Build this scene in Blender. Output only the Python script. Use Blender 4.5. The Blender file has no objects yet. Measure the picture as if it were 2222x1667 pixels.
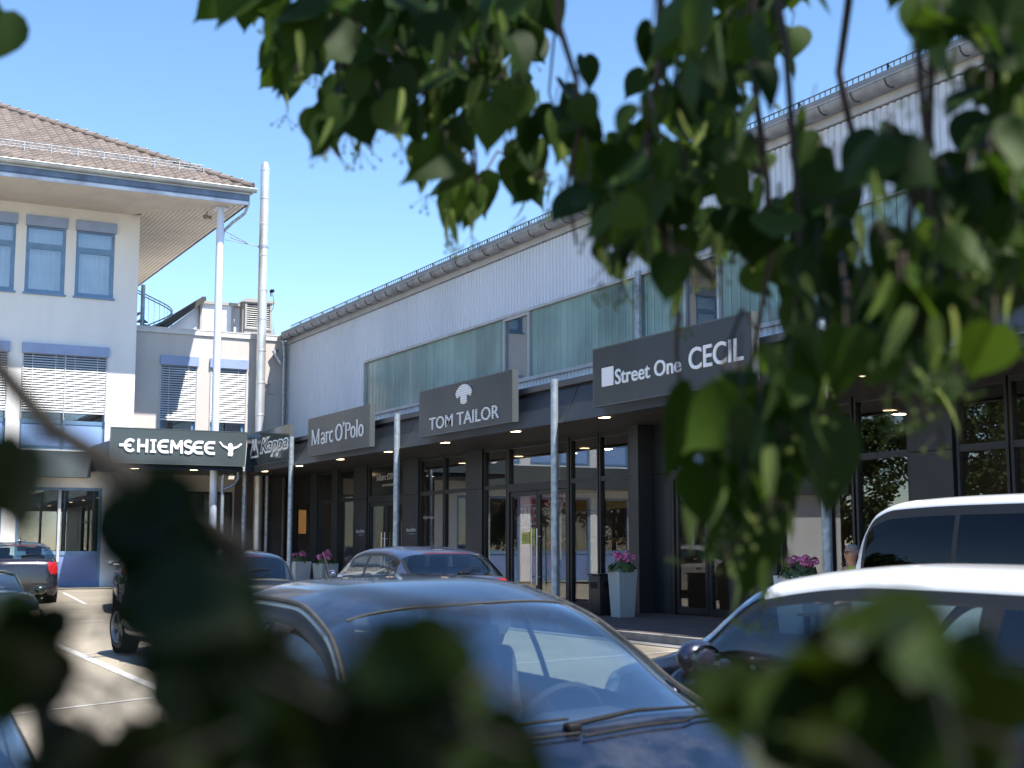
import bpy, bmesh, math, random
from mathutils import Vector, Matrix, noise
R = math.radians
sc = bpy.context.scene
COL = sc.collection

# ---------------------------------------------------------------- camera, sky, sun, exposure
cam_d = bpy.data.cameras.new("camera")
cam = bpy.data.objects.new("camera", cam_d); COL.objects.link(cam)
cam.location = (0, 0, 1.45)
cam.rotation_euler = (R(90 + 6.84), 0, R(-27.89))
cam_d.sensor_width = 36.0; cam_d.lens = 47.96
cam_d.clip_start = 0.05; cam_d.clip_end = 3000
cam_d.dof.use_dof = True; cam_d.dof.focus_distance = 27.0; cam_d.dof.aperture_fstop = 4.0
cam_d.dof.aperture_blades = 8
sc.camera = cam

SUN = Vector((0.2, -0.588, 1.0)).normalized()          # towards the sun
world = bpy.data.worlds.new("World"); sc.world = world; world.use_nodes = True
wn = world.node_tree.nodes; wl = world.node_tree.links
sky = wn.new("ShaderNodeTexSky"); sky.sky_type = 'NISHITA'; sky.sun_disc = False
sky.sun_elevation = R(58.2); sky.sun_rotation = R(161.2)
sky.air_density = 1.0; sky.dust_density = 0.0; sky.ozone_density = 3.0; sky.altitude = 300
hsv = wn.new("ShaderNodeHueSaturation"); hsv.inputs["Saturation"].default_value = 1.10; wl.new(sky.outputs[0], hsv.inputs["Color"]); wl.new(hsv.outputs[0], wn["Background"].inputs[0]); wn["Background"].inputs[1].default_value = 0.135
sd = bpy.data.lights.new("sun", 'SUN'); sd.energy = 5.0; sd.angle = R(0.5); sd.color = (1.0, 0.95, 0.87)
so = bpy.data.objects.new("sun", sd); COL.objects.link(so)
so.rotation_euler = (-SUN).to_track_quat('-Z', 'Y').to_euler(); so.location = (0, 0, 40)
sc.view_settings.view_transform = 'Standard'; sc.view_settings.look = 'None'
sc.view_settings.exposure = 1.0; sc.view_settings.gamma = 1.0
sc.render.engine = 'CYCLES'
sc.cycles.use_denoising = True
sc.cycles.max_bounces = 9; sc.cycles.transparent_max_bounces = 24; sc.cycles.glossy_bounces = 5
sc.cycles.caustics_reflective = False; sc.cycles.caustics_refractive = False
sc.cycles.sample_clamp_indirect = 6.0

# ---------------------------------------------------------------- materials
MATS = {}
def mat(name, col, rough=0.6, metal=0.0, nscale=None, namt=0.12, bump=0.0, bscale=60.0, spec=None, coat=0.0, col2=None, rvar=0.0, stretch=None):
    if name in MATS: return MATS[name]
    m = bpy.data.materials.new(name); m.use_nodes = True; MATS[name] = m
    n = m.node_tree.nodes; l = m.node_tree.links; b = n["Principled BSDF"]
    b.inputs["Base Color"].default_value = (*col, 1); b.inputs["Roughness"].default_value = rough
    b.inputs["Metallic"].default_value = metal
    if spec is not None: b.inputs["Specular IOR Level"].default_value = spec
    if coat: b.inputs["Coat Weight"].default_value = coat; b.inputs["Coat Roughness"].default_value = 0.04
    tc = n.new("ShaderNodeTexCoord")
    if nscale:
        t = n.new("ShaderNodeTexNoise"); t.inputs["Scale"].default_value = nscale; t.inputs["Detail"].default_value = 6
        if stretch:
            mp = n.new("ShaderNodeMapping"); mp.inputs["Scale"].default_value = stretch; l.new(tc.outputs["Object"], mp.inputs["Vector"]); l.new(mp.outputs[0], t.inputs["Vector"])
        else: l.new(tc.outputs["Object"], t.inputs["Vector"])
        mx = n.new("ShaderNodeMix"); mx.data_type = 'RGBA'
        c2 = col2 if col2 else tuple(c * (1 - namt) for c in col); c1 = col if col2 else tuple(min(1, c * (1 + namt)) for c in col)
        mx.inputs[6].default_value = (*c1, 1); mx.inputs[7].default_value = (*c2, 1)
        rp = n.new("ShaderNodeMapRange"); rp.inputs[1].default_value = 0.35; rp.inputs[2].default_value = 0.65
        l.new(t.outputs[0], rp.inputs[0]); l.new(rp.outputs[0], mx.inputs[0]); l.new(mx.outputs[2], b.inputs["Base Color"])
        if rvar:
            r2 = n.new("ShaderNodeMapRange"); r2.inputs[3].default_value = max(0.02, rough - rvar); r2.inputs[4].default_value = min(1, rough + rvar)
            l.new(t.outputs[0], r2.inputs[0]); l.new(r2.outputs[0], b.inputs["Roughness"])
    if bump:
        t2 = n.new("ShaderNodeTexNoise"); t2.inputs["Scale"].default_value = bscale; t2.inputs["Detail"].default_value = 8
        l.new(tc.outputs["Object"], t2.inputs["Vector"])
        bp = n.new("ShaderNodeBump"); bp.inputs["Strength"].default_value = bump; bp.inputs["Distance"].default_value = 0.01
        l.new(t2.outputs[0], bp.inputs["Height"]); l.new(bp.outputs[0], b.inputs["Normal"])
    return m

def glass(name, tint=(0.75, 0.8, 0.8), refl=1.0, floor=0.03, rough=0.0):
    if name in MATS: return MATS[name]
    m = bpy.data.materials.new(name); m.use_nodes = True; MATS[name] = m
    n = m.node_tree.nodes; l = m.node_tree.links
    out = n["Material Output"]; n.remove(n["Principled BSDF"])
    tr = n.new("ShaderNodeBsdfTransparent"); tr.inputs[0].default_value = (*tint, 1)
    gl = n.new("ShaderNodeBsdfGlossy"); gl.inputs["Roughness"].default_value = rough; gl.inputs[0].default_value = (0.95, 0.97, 1, 1)
    fr = n.new("ShaderNodeFresnel"); ge = n.new("ShaderNodeNewGeometry"); io = n.new("ShaderNodeMath"); io.operation = 'MULTIPLY_ADD'      # same reflectance from both sides of a thin pane
    io.inputs[1].default_value = 1/1.5 - 1.5; io.inputs[2].default_value = 1.5; l.new(ge.outputs["Backfacing"], io.inputs[0]); l.new(io.outputs[0], fr.inputs[0])
    ma = n.new("ShaderNodeMath"); ma.operation = 'MULTIPLY_ADD'; ma.inputs[1].default_value = refl; ma.inputs[2].default_value = floor; ma.use_clamp = True
    mx = n.new("ShaderNodeMixShader")
    l.new(fr.outputs[0], ma.inputs[0]); l.new(ma.outputs[0], mx.inputs[0]); l.new(tr.outputs[0], mx.inputs[1]); l.new(gl.outputs[0], mx.inputs[2]); l.new(mx.outputs[0], out.inputs[0])
    return m

def emit(name, col, strength):
    if name in MATS: return MATS[name]
    m = bpy.data.materials.new(name); m.use_nodes = True; MATS[name] = m
    b = m.node_tree.nodes["Principled BSDF"]; b.inputs["Base Color"].default_value = (*col, 1)
    b.inputs["Emission Color"].default_value = (*col, 1); b.inputs["Emission Strength"].default_value = strength
    return m

def brick_mat(name, c1, c2, mortar, sx, sy):
    m = bpy.data.materials.new(name); m.use_nodes = True; MATS[name] = m
    n = m.node_tree.nodes; l = m.node_tree.links; b = n["Principled BSDF"]; b.inputs["Roughness"].default_value = 0.8
    tc = n.new("ShaderNodeTexCoord"); br = n.new("ShaderNodeTexBrick")
    br.inputs["Color1"].default_value = (*c1, 1); br.inputs["Color2"].default_value = (*c2, 1); br.inputs["Mortar"].default_value = (*mortar, 1)
    br.inputs["Scale"].default_value = 1; br.inputs["Brick Width"].default_value = sx; br.inputs["Row Height"].default_value = sy; br.inputs["Mortar Size"].default_value = 0.006
    nz = n.new("ShaderNodeTexNoise"); nz.inputs["Scale"].default_value = 3; nz.inputs["Detail"].default_value = 5
    mx = n.new("ShaderNodeMix"); mx.data_type = 'RGBA'; mx.blend_type = 'MULTIPLY'; mx.inputs[0].default_value = 0.5
    l.new(tc.outputs["Object"], br.inputs["Vector"]); l.new(tc.outputs["Object"], nz.inputs["Vector"])
    l.new(br.outputs[0], mx.inputs[6]); l.new(nz.outputs[0], mx.inputs[7]); l.new(mx.outputs[2], b.inputs["Base Color"])
    return m

ANTH = mat("anthracite_panel", (0.036, 0.041, 0.047), 0.42, 0.35, 0.7, 0.18, rvar=0.05)
SIGNM = mat("anthracite_sign_sheet", (0.06, 0.066, 0.072), 0.34, 0.55, 0.6, 0.15, rvar=0.06)
SIGNG = mat("glossy_sign_sheet", (0.035, 0.045, 0.05), 0.12, 0.6, 0.6, 0.15)
FRAME = mat("dark_window_frame", (0.018, 0.02, 0.023), 0.4, 0.2, 2.0, 0.15)
SOFF = mat("dark_soffit", (0.05, 0.047, 0.045), 0.6, 0.1, 1.5, 0.15)
CORR = mat("corrugated_sheet", (0.615, 0.65, 0.72), 0.5, 0.0, 0.9, 0.06, stretch=(1, .45, .06))
GALV = mat("galvanised_steel", (0.36, 0.41, 0.46), 0.48, 0.55, 9.0, 0.22, rvar=0.12)
ZINC = mat("weathered_zinc", (0.27, 0.285, 0.31), 0.55, 0.3, 3.0, 0.25)
TRIM = mat("pale_trim", (0.46, 0.465, 0.48), 0.5, 0.2, 2.0, 0.1)
UGL = mat("channel_glass", (0.19, 0.285, 0.26), 0.14, 0.0, 0.45, 0.3, spec=0.7)
WALLW = mat("white_render", (0.79, 0.775, 0.755), 0.85, 0, 1.6, 0.035, 0.25, 90, stretch=(1, 1, .18))
WALLG = mat("grey_render", (0.53, 0.49, 0.455), 0.85, 0, 1.6, 0.05, 0.25, 90, stretch=(1, 1, .2))
BLUEF = mat("blue_window_frame", (0.14, 0.25, 0.40), 0.4, 0.1, 3, 0.1)
BLUEP = mat("blue_panel", (0.26, 0.40, 0.70), 0.45, 0, 1, 0.06)
BLUEB = mat("blue_blind_box", (0.27, 0.34, 0.52), 0.45, 0, 2, 0.07)
SLAT = mat("aluminium_slat", (0.72, 0.73, 0.75), 0.45, 0.25, 3, 0.05)
TILE = mat("concrete_roof_tile", (0.185, 0.15, 0.13), 0.85, 0, 2.2, 0.22, 0.5, 60)
SOFFW = mat("white_soffit_board", (0.66, 0.60, 0.52), 0.6, 0, 1.5, 0.06)
FASB = mat("blue_fascia_board", (0.11, 0.155, 0.23), 0.55, 0, 1.6, 0.32)
COLW = mat("pale_blue_column", (0.62, 0.70, 0.86), 0.4, 0, 1, 0.04)
STEEL = mat("stainless_steel", (0.74, 0.71, 0.69), 0.38, 0.75, 2.0, 0.1, rvar=0.08)
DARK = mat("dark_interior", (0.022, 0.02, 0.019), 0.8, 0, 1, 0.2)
SHOPG = glass("shop_glass", (0.78, 0.80, 0.80), 1.25, 0.02)
OFFG = glass("office_glass", (0.80, 0.84, 0.88), 1.5, 0.06)
WHITE = mat("white_letter", (0.82, 0.83, 0.85), 0.5, 0, 3, 0.03)
BLACK = mat("black_plastic", (0.011, 0.011, 0.012), 0.6, 0, 20, 0.2, spec=0.15)

# ---------------------------------------------------------------- mesh helpers
class MB:
    def __init__(s): s.v = []; s.f = []; s.sm = []; s.mi = []
    def add(s, vs, fs, smooth=False, mi=0):
        o = len(s.v); s.v += [tuple(v) for v in vs]
        for f in fs: s.f.append(tuple(i + o for i in f)); s.sm.append(smooth); s.mi.append(mi)
    def box(s, a, b, mi=0):
        x0, y0, z0 = (min(a[i], b[i]) for i in range(3)); x1, y1, z1 = (max(a[i], b[i]) for i in range(3))
        s.add([(x0,y0,z0),(x1,y0,z0),(x1,y1,z0),(x0,y1,z0),(x0,y0,z1),(x1,y0,z1),(x1,y1,z1),(x0,y1,z1)],
              [(0,3,2,1),(4,5,6,7),(0,1,5,4),(1,2,6,5),(2,3,7,6),(3,0,4,7)], mi=mi)
    def rbox(s, c, size, bev=0.02, seg=3, rot=None, mi=0, smooth=True):
        bm = bmesh.new(); bmesh.ops.create_cube(bm, size=1)
        for v in bm.verts: v.co = Vector((v.co.x * size[0], v.co.y * size[1], v.co.z * size[2]))
        bmesh.ops.bevel(bm, geom=bm.edges[:], offset=bev, segments=seg, affect='EDGES', profile=0.5)
        M = Matrix.Translation(c) @ (rot.to_4x4() if rot else Matrix.Identity(4))
        bm.verts.index_update()
        s.add([M @ v.co for v in bm.verts], [[v.index for v in f.verts] for f in bm.faces], smooth, mi); bm.free()
    def tube(s, pts, rad, n=10, cap=True, smooth=True, mi=0):
        pts = [Vector(p) for p in pts]; k = len(pts)
        rr = rad if isinstance(rad, (list, tuple)) else [rad] * k
        rings = []; prev = None
        for i, p in enumerate(pts):
            t = (pts[min(i + 1, k - 1)] - pts[max(i - 1, 0)]).normalized()
            if prev is None:
                a = Vector((0, 0, 1)) if abs(t.z) < 0.9 else Vector((1, 0, 0)); u = t.cross(a).normalized()
            else:
                u = (prev - t * prev.dot(t)); u = u.normalized() if u.length > 1e-6 else t.orthogonal().normalized()
            prev = u; w = t.cross(u)
            rings.append([p + (u * math.cos(2 * math.pi * j / n) + w * math.sin(2 * math.pi * j / n)) * rr[i] for j in range(n)])
        vs = [v for r_ in rings for v in r_]; fs = []
        for i in range(k - 1):
            for j in range(n): fs.append((i*n+j, i*n+(j+1)%n, (i+1)*n+(j+1)%n, (i+1)*n+j))
        s.add(vs, fs, smooth, mi)
        if cap: s.add(rings[0], [tuple(range(n))[::-1]], False, mi); s.add(rings[-1], [tuple(range(n))], False, mi)
    def lathe(s, prof, c, axis='z', n=24, smooth=True, mi=0):
        vs = []; m = len(prof)
        for i in range(n):
            a = 2 * math.pi * i / n
            for r_, h in prof:
                p = (r_ * math.cos(a), r_ * math.sin(a), h)
                if axis == 'y': p = (p[0], p[2], p[1])
                if axis == 'x': p = (p[2], p[0], p[1])
                vs.append((c[0] + p[0], c[1] + p[1], c[2] + p[2]))
        fs = [(i*m+j, ((i+1)%n)*m+j, ((i+1)%n)*m+j+1, i*m+j+1) for i in range(n) for j in range(m - 1)]
        s.add(vs, fs, smooth, mi)
    def prism(s, poly, f, d0, d1, mi=0):
        """poly of (u,v); f(u,v,d) -> point; solid between d0 and d1"""
        n = len(poly)
        vs = [f(u, v, d0) for u, v in poly] + [f(u, v, d1) for u, v in poly]
        s.add(vs, [tuple(range(n)), tuple(range(2*n-1, n-1, -1))] + [(i, i+n, (i+1)%n+n, (i+1)%n) for i in range(n)], mi=mi)
    def sphere(s, c, r_, n=14, m=10, sc_=(1,1,1), mi=0):
        prof = [(max(1e-4, math.sin(math.pi*j/m)) * r_, -math.cos(math.pi*j/m) * r_) for j in range(m + 1)]
        o = len(s.v); s.lathe(prof, (0,0,0), 'z', n, True, mi)
        for i in range(o, len(s.v)):
            v = s.v[i]; s.v[i] = (c[0]+v[0]*sc_[0], c[1]+v[1]*sc_[1], c[2]+v[2]*sc_[2])
    def build(s, name, mats, parent=None, sharp=35, fixn=False):
        me = bpy.data.meshes.new(name); me.from_pydata(s.v, [], s.f); me.update()
        for m in (mats if isinstance(mats, (list, tuple)) else [mats]): me.materials.append(m)
        me.polygons.foreach_set("use_smooth", s.sm); me.polygons.foreach_set("material_index", s.mi)
        if fixn:
            bm = bmesh.new(); bm.from_mesh(me); bmesh.ops.remove_doubles(bm, verts=bm.verts[:], dist=1e-5); bmesh.ops.recalc_face_normals(bm, faces=bm.faces[:]); bm.to_mesh(me); bm.free()
        if sharp and any(s.sm): me.set_sharp_from_angle(angle=R(sharp))
        o = bpy.data.objects.new(name, me); COL.objects.link(o)
        if parent: o.parent = parent; o.matrix_parent_inverse = Matrix.Identity(4)
        return o

def tag(o, label, cat=None, group=None, kind=None):
    if label: o["label"] = label
    if cat: o["category"] = cat
    if group: o["group"] = group
    if kind: o["kind"] = kind
    return o
def thing(name, label, cat, loc=(0,0,0), group=None, rot=None):
    o = bpy.data.objects.new(name, None); COL.objects.link(o); o.location = loc; o.empty_display_size = 0.2
    if rot: o.rotation_euler = rot
    return tag(o, label, cat, group)
def part(name, mats, parent, fn, sharp=35, fixn=False):
    m = MB(); fn(m); return m.build(name, mats, parent, sharp, fixn)
def holes_wall(m, f, u0, u1, v0, v1, holes, depth, mi=0):
    """flat wall sheet with rectangular holes and their reveals; f(u,v,d): d goes into the wall"""
    us = sorted({u0, u1, *[h[0] for h in holes], *[h[1] for h in holes]}); us = [u for u in us if u0 <= u <= u1]
    vs = sorted({v0, v1, *[h[2] for h in holes], *[h[3] for h in holes]}); vs = [v for v in vs if v0 <= v <= v1]
    for a, b in zip(us, us[1:]):
        for c, d in zip(vs, vs[1:]):
            cu, cv = (a + b) / 2, (c + d) / 2
            if any(h[0] < cu < h[1] and h[2] < cv < h[3] for h in holes): continue
            m.add([f(a,c,0), f(b,c,0), f(b,d,0), f(a,d,0)], [(0,1,2,3)], mi=mi)
    for a, b, c, d in holes:
        for p, q in (((a,c),(b,c)), ((b,c),(b,d)), ((b,d),(a,d)), ((a,d),(a,c))):
            m.add([f(*p,0), f(*q,0), f(*q,depth), f(*p,depth)], [(0,1,2,3)], mi=mi)

# ---------------------------------------------------------------- ground, paving, markings
def smooth01(t): t = max(0, min(1, t)); return t * t * (3 - 2 * t)
def ground_z(x, y):
    return min(0.0, max(-0.26, -0.15 + 0.05 * (x - 2.5))) + min(0.22, max(0, 0.0114 * (y - 25)))
def axis_vals(lo, hi, fine0, fine1, step, coarse):
    v = [lo]; 
    while v[-1] < hi:
        x = v[-1]; v.append(x + (step if fine0 - 1e-6 <= x < fine1 else coarse if (x >= fine1 or x + coarse < fine0) else max(0.2, fine0 - x)))
    return v
m = MB()
xs = axis_vals(-700, 700, -12, 24, 1.0, 40); ys = axis_vals(-700, 700, -8, 50, 1.0, 40)
n = len(ys)
m.add([(x, y, ground_z(x, y)) for x in xs for y in ys], [(i*n+j, (i+1)*n+j, (i+1)*n+j+1, i*n+j+1) for i in range(len(xs)-1) for j in range(n-1)], True)
asph = mat("asphalt", (0.35, 0.305, 0.235), 0.92, 0, 0.35, 0.12, 0.9, 140)
nt = asph.node_tree; nn = nt.nodes; ll = nt.links
tcs = [x for x in nn if x.type == 'TEX_COORD'][0]; mx0 = [x for x in nn if x.type == 'MIX'][0]
gr = nn.new("ShaderNodeTexNoise"); gr.inputs["Scale"].default_value = 48; gr.inputs["Detail"].default_value = 4; ll.new(tcs.outputs["Object"], gr.inputs["Vector"])
gm = nn.new("ShaderNodeMix"); gm.data_type = 'RGBA'; gm.blend_type = 'OVERLAY'; gm.inputs[0].default_value = 0.75
ll.new(mx0.outputs[2], gm.inputs[6]); ll.new(gr.outputs[0], gm.inputs[7]); ll.new(gm.outputs[2], nn["Principled BSDF"].inputs["Base Color"])
pn = nn.new("ShaderNodeTexVoronoi"); pn.inputs["Scale"].default_value = 0.16; ll.new(tcs.outputs["Object"], pn.inputs["Vector"])
pm = nn.new("ShaderNodeMix"); pm.data_type = 'RGBA'; pm.blend_type = 'MULTIPLY'; pr_ = nn.new("ShaderNodeMapRange"); pr_.inputs[3].default_value = .90; pr_.inputs[4].default_value = 1.06
sp = nn.new("ShaderNodeSeparateColor"); ll.new(pn.outputs["Color"], sp.inputs[0]); ll.new(sp.outputs[0], pr_.inputs[0]); pm.inputs[0].default_value = 1
ll.new(gm.outputs[2], pm.inputs[6]); ll.new(pr_.outputs[0], pm.inputs[7])
st1 = nn.new("ShaderNodeTexNoise"); st1.inputs["Scale"].default_value = 1.1; st1.inputs["Detail"].default_value = 3; ll.new(tcs.outputs["Object"], st1.inputs["Vector"])
s2 = nn.new("ShaderNodeMapRange"); s2.inputs[1].default_value = .66; s2.inputs[2].default_value = .74; s2.inputs[3].default_value = 1; s2.inputs[4].default_value = .84; ll.new(st1.outputs[0], s2.inputs[0])
pm2 = nn.new("ShaderNodeMix"); pm2.data_type = 'RGBA'; pm2.blend_type = 'MULTIPLY'; pm2.inputs[0].default_value = 1; ll.new(pm.outputs[2], pm2.inputs[6]); ll.new(s2.outputs[0], pm2.inputs[7]); ll.new(pm2.outputs[2], nn["Principled BSDF"].inputs["Base Color"])
tag(m.build("ground", asph, sharp=0), "grey asphalt car park sloping gently up to the shops", kind="structure")

# kerb + paved strip in front of the shops (rises from kerb to facade)
KX = 11.78
def pave_z(x, y): return 0.13 + 0.07 * smooth01((x - KX) / 3.2) + 0.05 * smooth01((y - 30) / 14)
m = MB(); yy_ = [-30 + 1.0 * i for i in range(76)]; xx_ = [KX + 0.14, 12.4, 13.2, 14.2, 15.4, 22.0]
m.add([(x, y, pave_z(x, y)) for x in xx_ for y in yy_], [(i*76+j, (i+1)*76+j, (i+1)*76+j+1, i*76+j+1) for i in range(5) for j in range(75)], True)
tag(m.build("pavement", brick_mat("clay_paving", (0.17, 0.115, 0.10), (0.085, 0.088, 0.10), (0.05, 0.05, 0.05), 0.24, 0.12), sharp=0), "paved walkway of dark red and grey clay bricks under the canopy", kind="structure")
m = MB()
for j in range(75):
    y0, y1 = yy_[j] + 0.006, yy_[j+1] - 0.006; z = pave_z(KX, (y0 + y1) / 2)
    m.box((KX, y0, -0.2), (KX + 0.135, y1, z + 0.004))
    m.box((KX - 0.32, y0, -0.2), (KX - 0.01, y1, ground_z(KX, y0) + 0.012))
tag(m.build("kerb", mat("kerb_concrete", (0.20, 0.195, 0.185), 0.85, 0, 4, 0.15, 0.4, 80)), "grey concrete kerb along the edge of the paving", kind="structure")
m = MB(); y0 = 42.75
m.add([(-14, y0, .232), (KX, y0, .232), (KX, 46, .232), (-14, 46, .232)], [(0,1,2,3)])
tag(m.build("pavement", mat("pale_concrete_paving", (0.30, 0.27, 0.22), 0.85, 0, 1.2, 0.15, 0.3, 60)), "pale concrete strip along the foot of the office block", kind="structure")
linem = mat("road_paint", (0.74, 0.72, 0.68), 0.7, 0, 6.0, 0.0, col2=(0.5, 0.47, 0.43))
m = MB()
def stripe(p, q, w):
    p = Vector(p); q = Vector(q); k = max(2, int((q - p).length / 0.5)); d = (q - p).normalized(); nrm = Vector((-d.y, d.x)) * w / 2
    for i in range(k):
        a = p.lerp(q, i / k); b = p.lerp(q, (i + 1) / k)
        m.add([(*(v.xy), ground_z(*v.xy) + 0.006) for v in (a - nrm, b - nrm, b + nrm, a + nrm)], [(0,1,2,3)])
stripe((3.55, 9.0), (3.92, 24.0), 0.12)
for a, b in (((-2, 27.3), (9.3, 28.0)), ((0, 20.1), (8, 21.05)), ((-1, 33.3), (9, 34.2)), ((1.8, 14.3), (6.5, 14.95)), ((6.2, 14.9), (11.4, 16.2)), ((1, 42.5), (9, 42.6))): stripe(a, b, 0.08)
stripe((7.05, 40.5), (6.45, 34.1), 0.11)
tag(m.build("parking_lines", linem), "thin white painted bay lines on the asphalt", kind="structure")
# ================================================================ RETAIL HALL (right)
D = 15.0; YE = 44.95; YN = -6.0
hall = thing("retail_hall", "long retail hall with pale corrugated metal wall, green glass band and dark shopfronts", "building", (D, 20, 0))
HO = Vector((D, 20, 0))
def hp(name, mats, fn, parent=None, sharp=35, fixn=False):
    """a part of the hall, modelled in world coordinates and stored relative to its base"""
    mm = MB(); fn(mm)
    if parent is None: mm.v = [(v[0]-HO.x, v[1]-HO.y, v[2]-HO.z) for v in mm.v]; return mm.build(name, mats, hall, sharp, fixn)
    mm.v = [(v[0]-HO.x, v[1]-HO.y, v[2]-HO.z) for v in mm.v]; return mm.build(name, mats, parent, sharp, fixn)
def corr_wall(mm):
    P = 0.155
    def panel(y0, y1, z0, z1):
        k = int((y1 - y0) / P); st = (y1 - y0) / k; prof = []
        for i in range(k):
            a = y0 + i * st
            prof += [(a, 0.0), (a + st*0.52, 0.0), (a + st*0.62, 0.032), (a + st*0.90, 0.032)]
        prof.append((y1, 0.0)); o = len(prof)
        mm.add([(D + d, y, z0) for y, d in prof] + [(D + d, y, z1) for y, d in prof], [(i, i+1, i+1+o, i+o) for i in range(o-1)])
    panel(37.72, YE - .12, 4.3, 8.4); panel(YN, 37.72, 6.95, 8.4); panel(YN, 37.72, 4.3, 5.3)
hp("corrugated_wall", CORR, corr_wall, sharp=0)
hp("corner_trim", TRIM, lambda m: (m.box((D-.03, YE-.13, 4.3), (D+.1, YE-.02, 8.45)), m.box((D-.05, YN, 8.42), (D+.1, YE-.02, 8.56)),
    m.box((D-.045, YN, 6.91), (D+.08, 37.72, 6.97)), m.box((D-.06, YN, 5.28), (D+.1, 37.72, 5.36)), m.box((D-.04, 37.70, 5.36), (D+.1, 37.78, 6.91))))
hp("hall_shell", mat("hall_shell_render", (0.3, 0.3, 0.3), 0.9), lambda m: (m.box((D+.2, YN, 3.95), (D+22, YE-.02, 8.55)), m.box((21, YN, -.2), (D+22, YE-.02, 3.95))))
hp("roof", mat("grey_roof_sheet", (0.25, 0.25, 0.26), 0.6, 0.2, 1, 0.1), lambda m: m.prism([(14.75, 8.72), (37.5, 13.2), (37.5, 13.32), (14.75, 8.84)], lambda u, v, d: (u, d, v), YN, YE))
def gutter(mm):
    n = 9; pr = [(14.76 - .115*math.cos(math.pi*i/n), 8.68 - .135*math.sin(math.pi*i/n)) for i in range(n+1)] 
    pr2 = [(14.76 - .105*math.cos(math.pi*i/n), 8.68 - .125*math.sin(math.pi*i/n)) for i in range(n, -1, -1)]
    mm.prism(pr + pr2, lambda u, v, d: (u, d, v), YN, YE)
    mm.tube([(14.64, YN, 8.68), (14.64, YE, 8.68)], .014, 6)
    mm.box((14.78, YN, 8.56), (15.02, YE, 8.62), mi=0)
gut = hp("gutter", ZINC, gutter)
g0_ = hp("gutter_bracket", mat("dark_zinc", (0.09, 0.085, 0.08), 0.6, 0.4), lambda m: m.tube([(14.76 - .125*math.cos(math.pi*j/8), YE - .35, 8.68 - .145*math.sin(math.pi*j/8)) for j in range(9)], .012, 5), gut)
for i in range(1, 66):
    g_ = g0_.copy(); COL.objects.link(g_); g_.parent = gut; g_.location.y = -.77 * i
def snowg(mm):
    y = YE - .3
    for z in (8.9, 9.05): mm.box((15.0, YN, z), (15.02, y, z + .018))
    k = 0
    while y > YN:
        mm.box((15.0, y, 8.8), (15.014, y + .016, 9.06)); k += 1
        if k % 8 == 0: mm.box((15.0, y, 8.78), (15.03, y + .035, 9.07)); mm.tube([(15.02, y, 9.03), (15.3, y, 8.86)], .012, 5)
        y -= .135
hp("snow_guard", mat("snow_guard_steel", (0.16, 0.18, 0.2), 0.5, 0.6), snowg, sharp=0)
hp("downpipe", GALV, lambda m: m.tube([(14.76, 44.72, 8.55), (14.8, 44.72, 8.2), (14.8, 44.72, 3.95)], .055, 12))
hp("overflow_pipe", GALV, lambda m: m.tube([(14.62, 44.9, 8.2), (14.45, 44.8, 8.15), (14.72, 44.74, 7.7)], .06, 10))
# green channel-glass band
def uband(mm, y0, y1):
    k = max(1, round((y1 - y0) / 0.262)); st = (y1 - y0) / k
    for i in range(k):
        a = y0 + i * st
        mm.add([(D+.05, a+.004, 5.36), (D+.035, a+.03, 5.36), (D+.035, a+st-.03, 5.36), (D+.05, a+st-.004, 5.36),
                (D+.05, a+.004, 6.91), (D+.035, a+.03, 6.91), (D+.035, a+st-.03, 6.91), (D+.05, a+st-.004, 6.91)], [(0,1,5,4), (1,2,6,5), (2,3,7,6)], mi=(0 if (i * 7 + int(y0)) % 5 else 1))
    mm.add([(D+.12, y0, 5.36), (D+.12, y1, 5.36), (D+.12, y1, 6.91), (D+.12, y0, 6.91)], [(0,1,2,3)], mi=2)
UGL2 = mat("channel_glass_pale", (0.225, 0.33, 0.30), 0.14, 0, 0.45, 0.25, spec=0.7); UGB = mat("glass_joint", (0.07, 0.10, 0.10), 0.4)
for a, b in ((28.78, 37.70), (21.3, 27.45), (13.2, 20.12), (5.6, 11.9), (-6, 4.3)):
    hp("glass_band", [UGL, UGL2, UGB], lambda m: uband(m, a, b), sharp=0)
def clear_win(y0, y1):
    fr = hp("upper_window", TRIM, lambda m: (m.box((D-.02, y0, 5.3), (D+.1, y0+.07, 6.92)), m.box((D-.02, y1-.07, 5.3), (D+.1, y1, 6.92)), m.box((D-.02, y0+.07, 6.84), (D+.1, y1-.07, 6.92)), m.box((D-.02, y0+.07, 5.3), (D+.1, y1-.07, 5.38))))
    hp("pane", OFFG, lambda m: m.box((D+.03, y0+.07, 5.38), (D+.045, y1-.07, 6.84)), fr)
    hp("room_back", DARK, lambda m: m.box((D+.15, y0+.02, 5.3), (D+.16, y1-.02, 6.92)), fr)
for a, b in ((27.47, 28.76), (20.14, 21.28), (11.92, 13.18), (4.32, 5.58)): clear_win(a, b)
hp("wall_post", GALV, lambda m: m.box((14.9, 22.7, 5.0), (14.96, 22.86, 7.0)))
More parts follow.
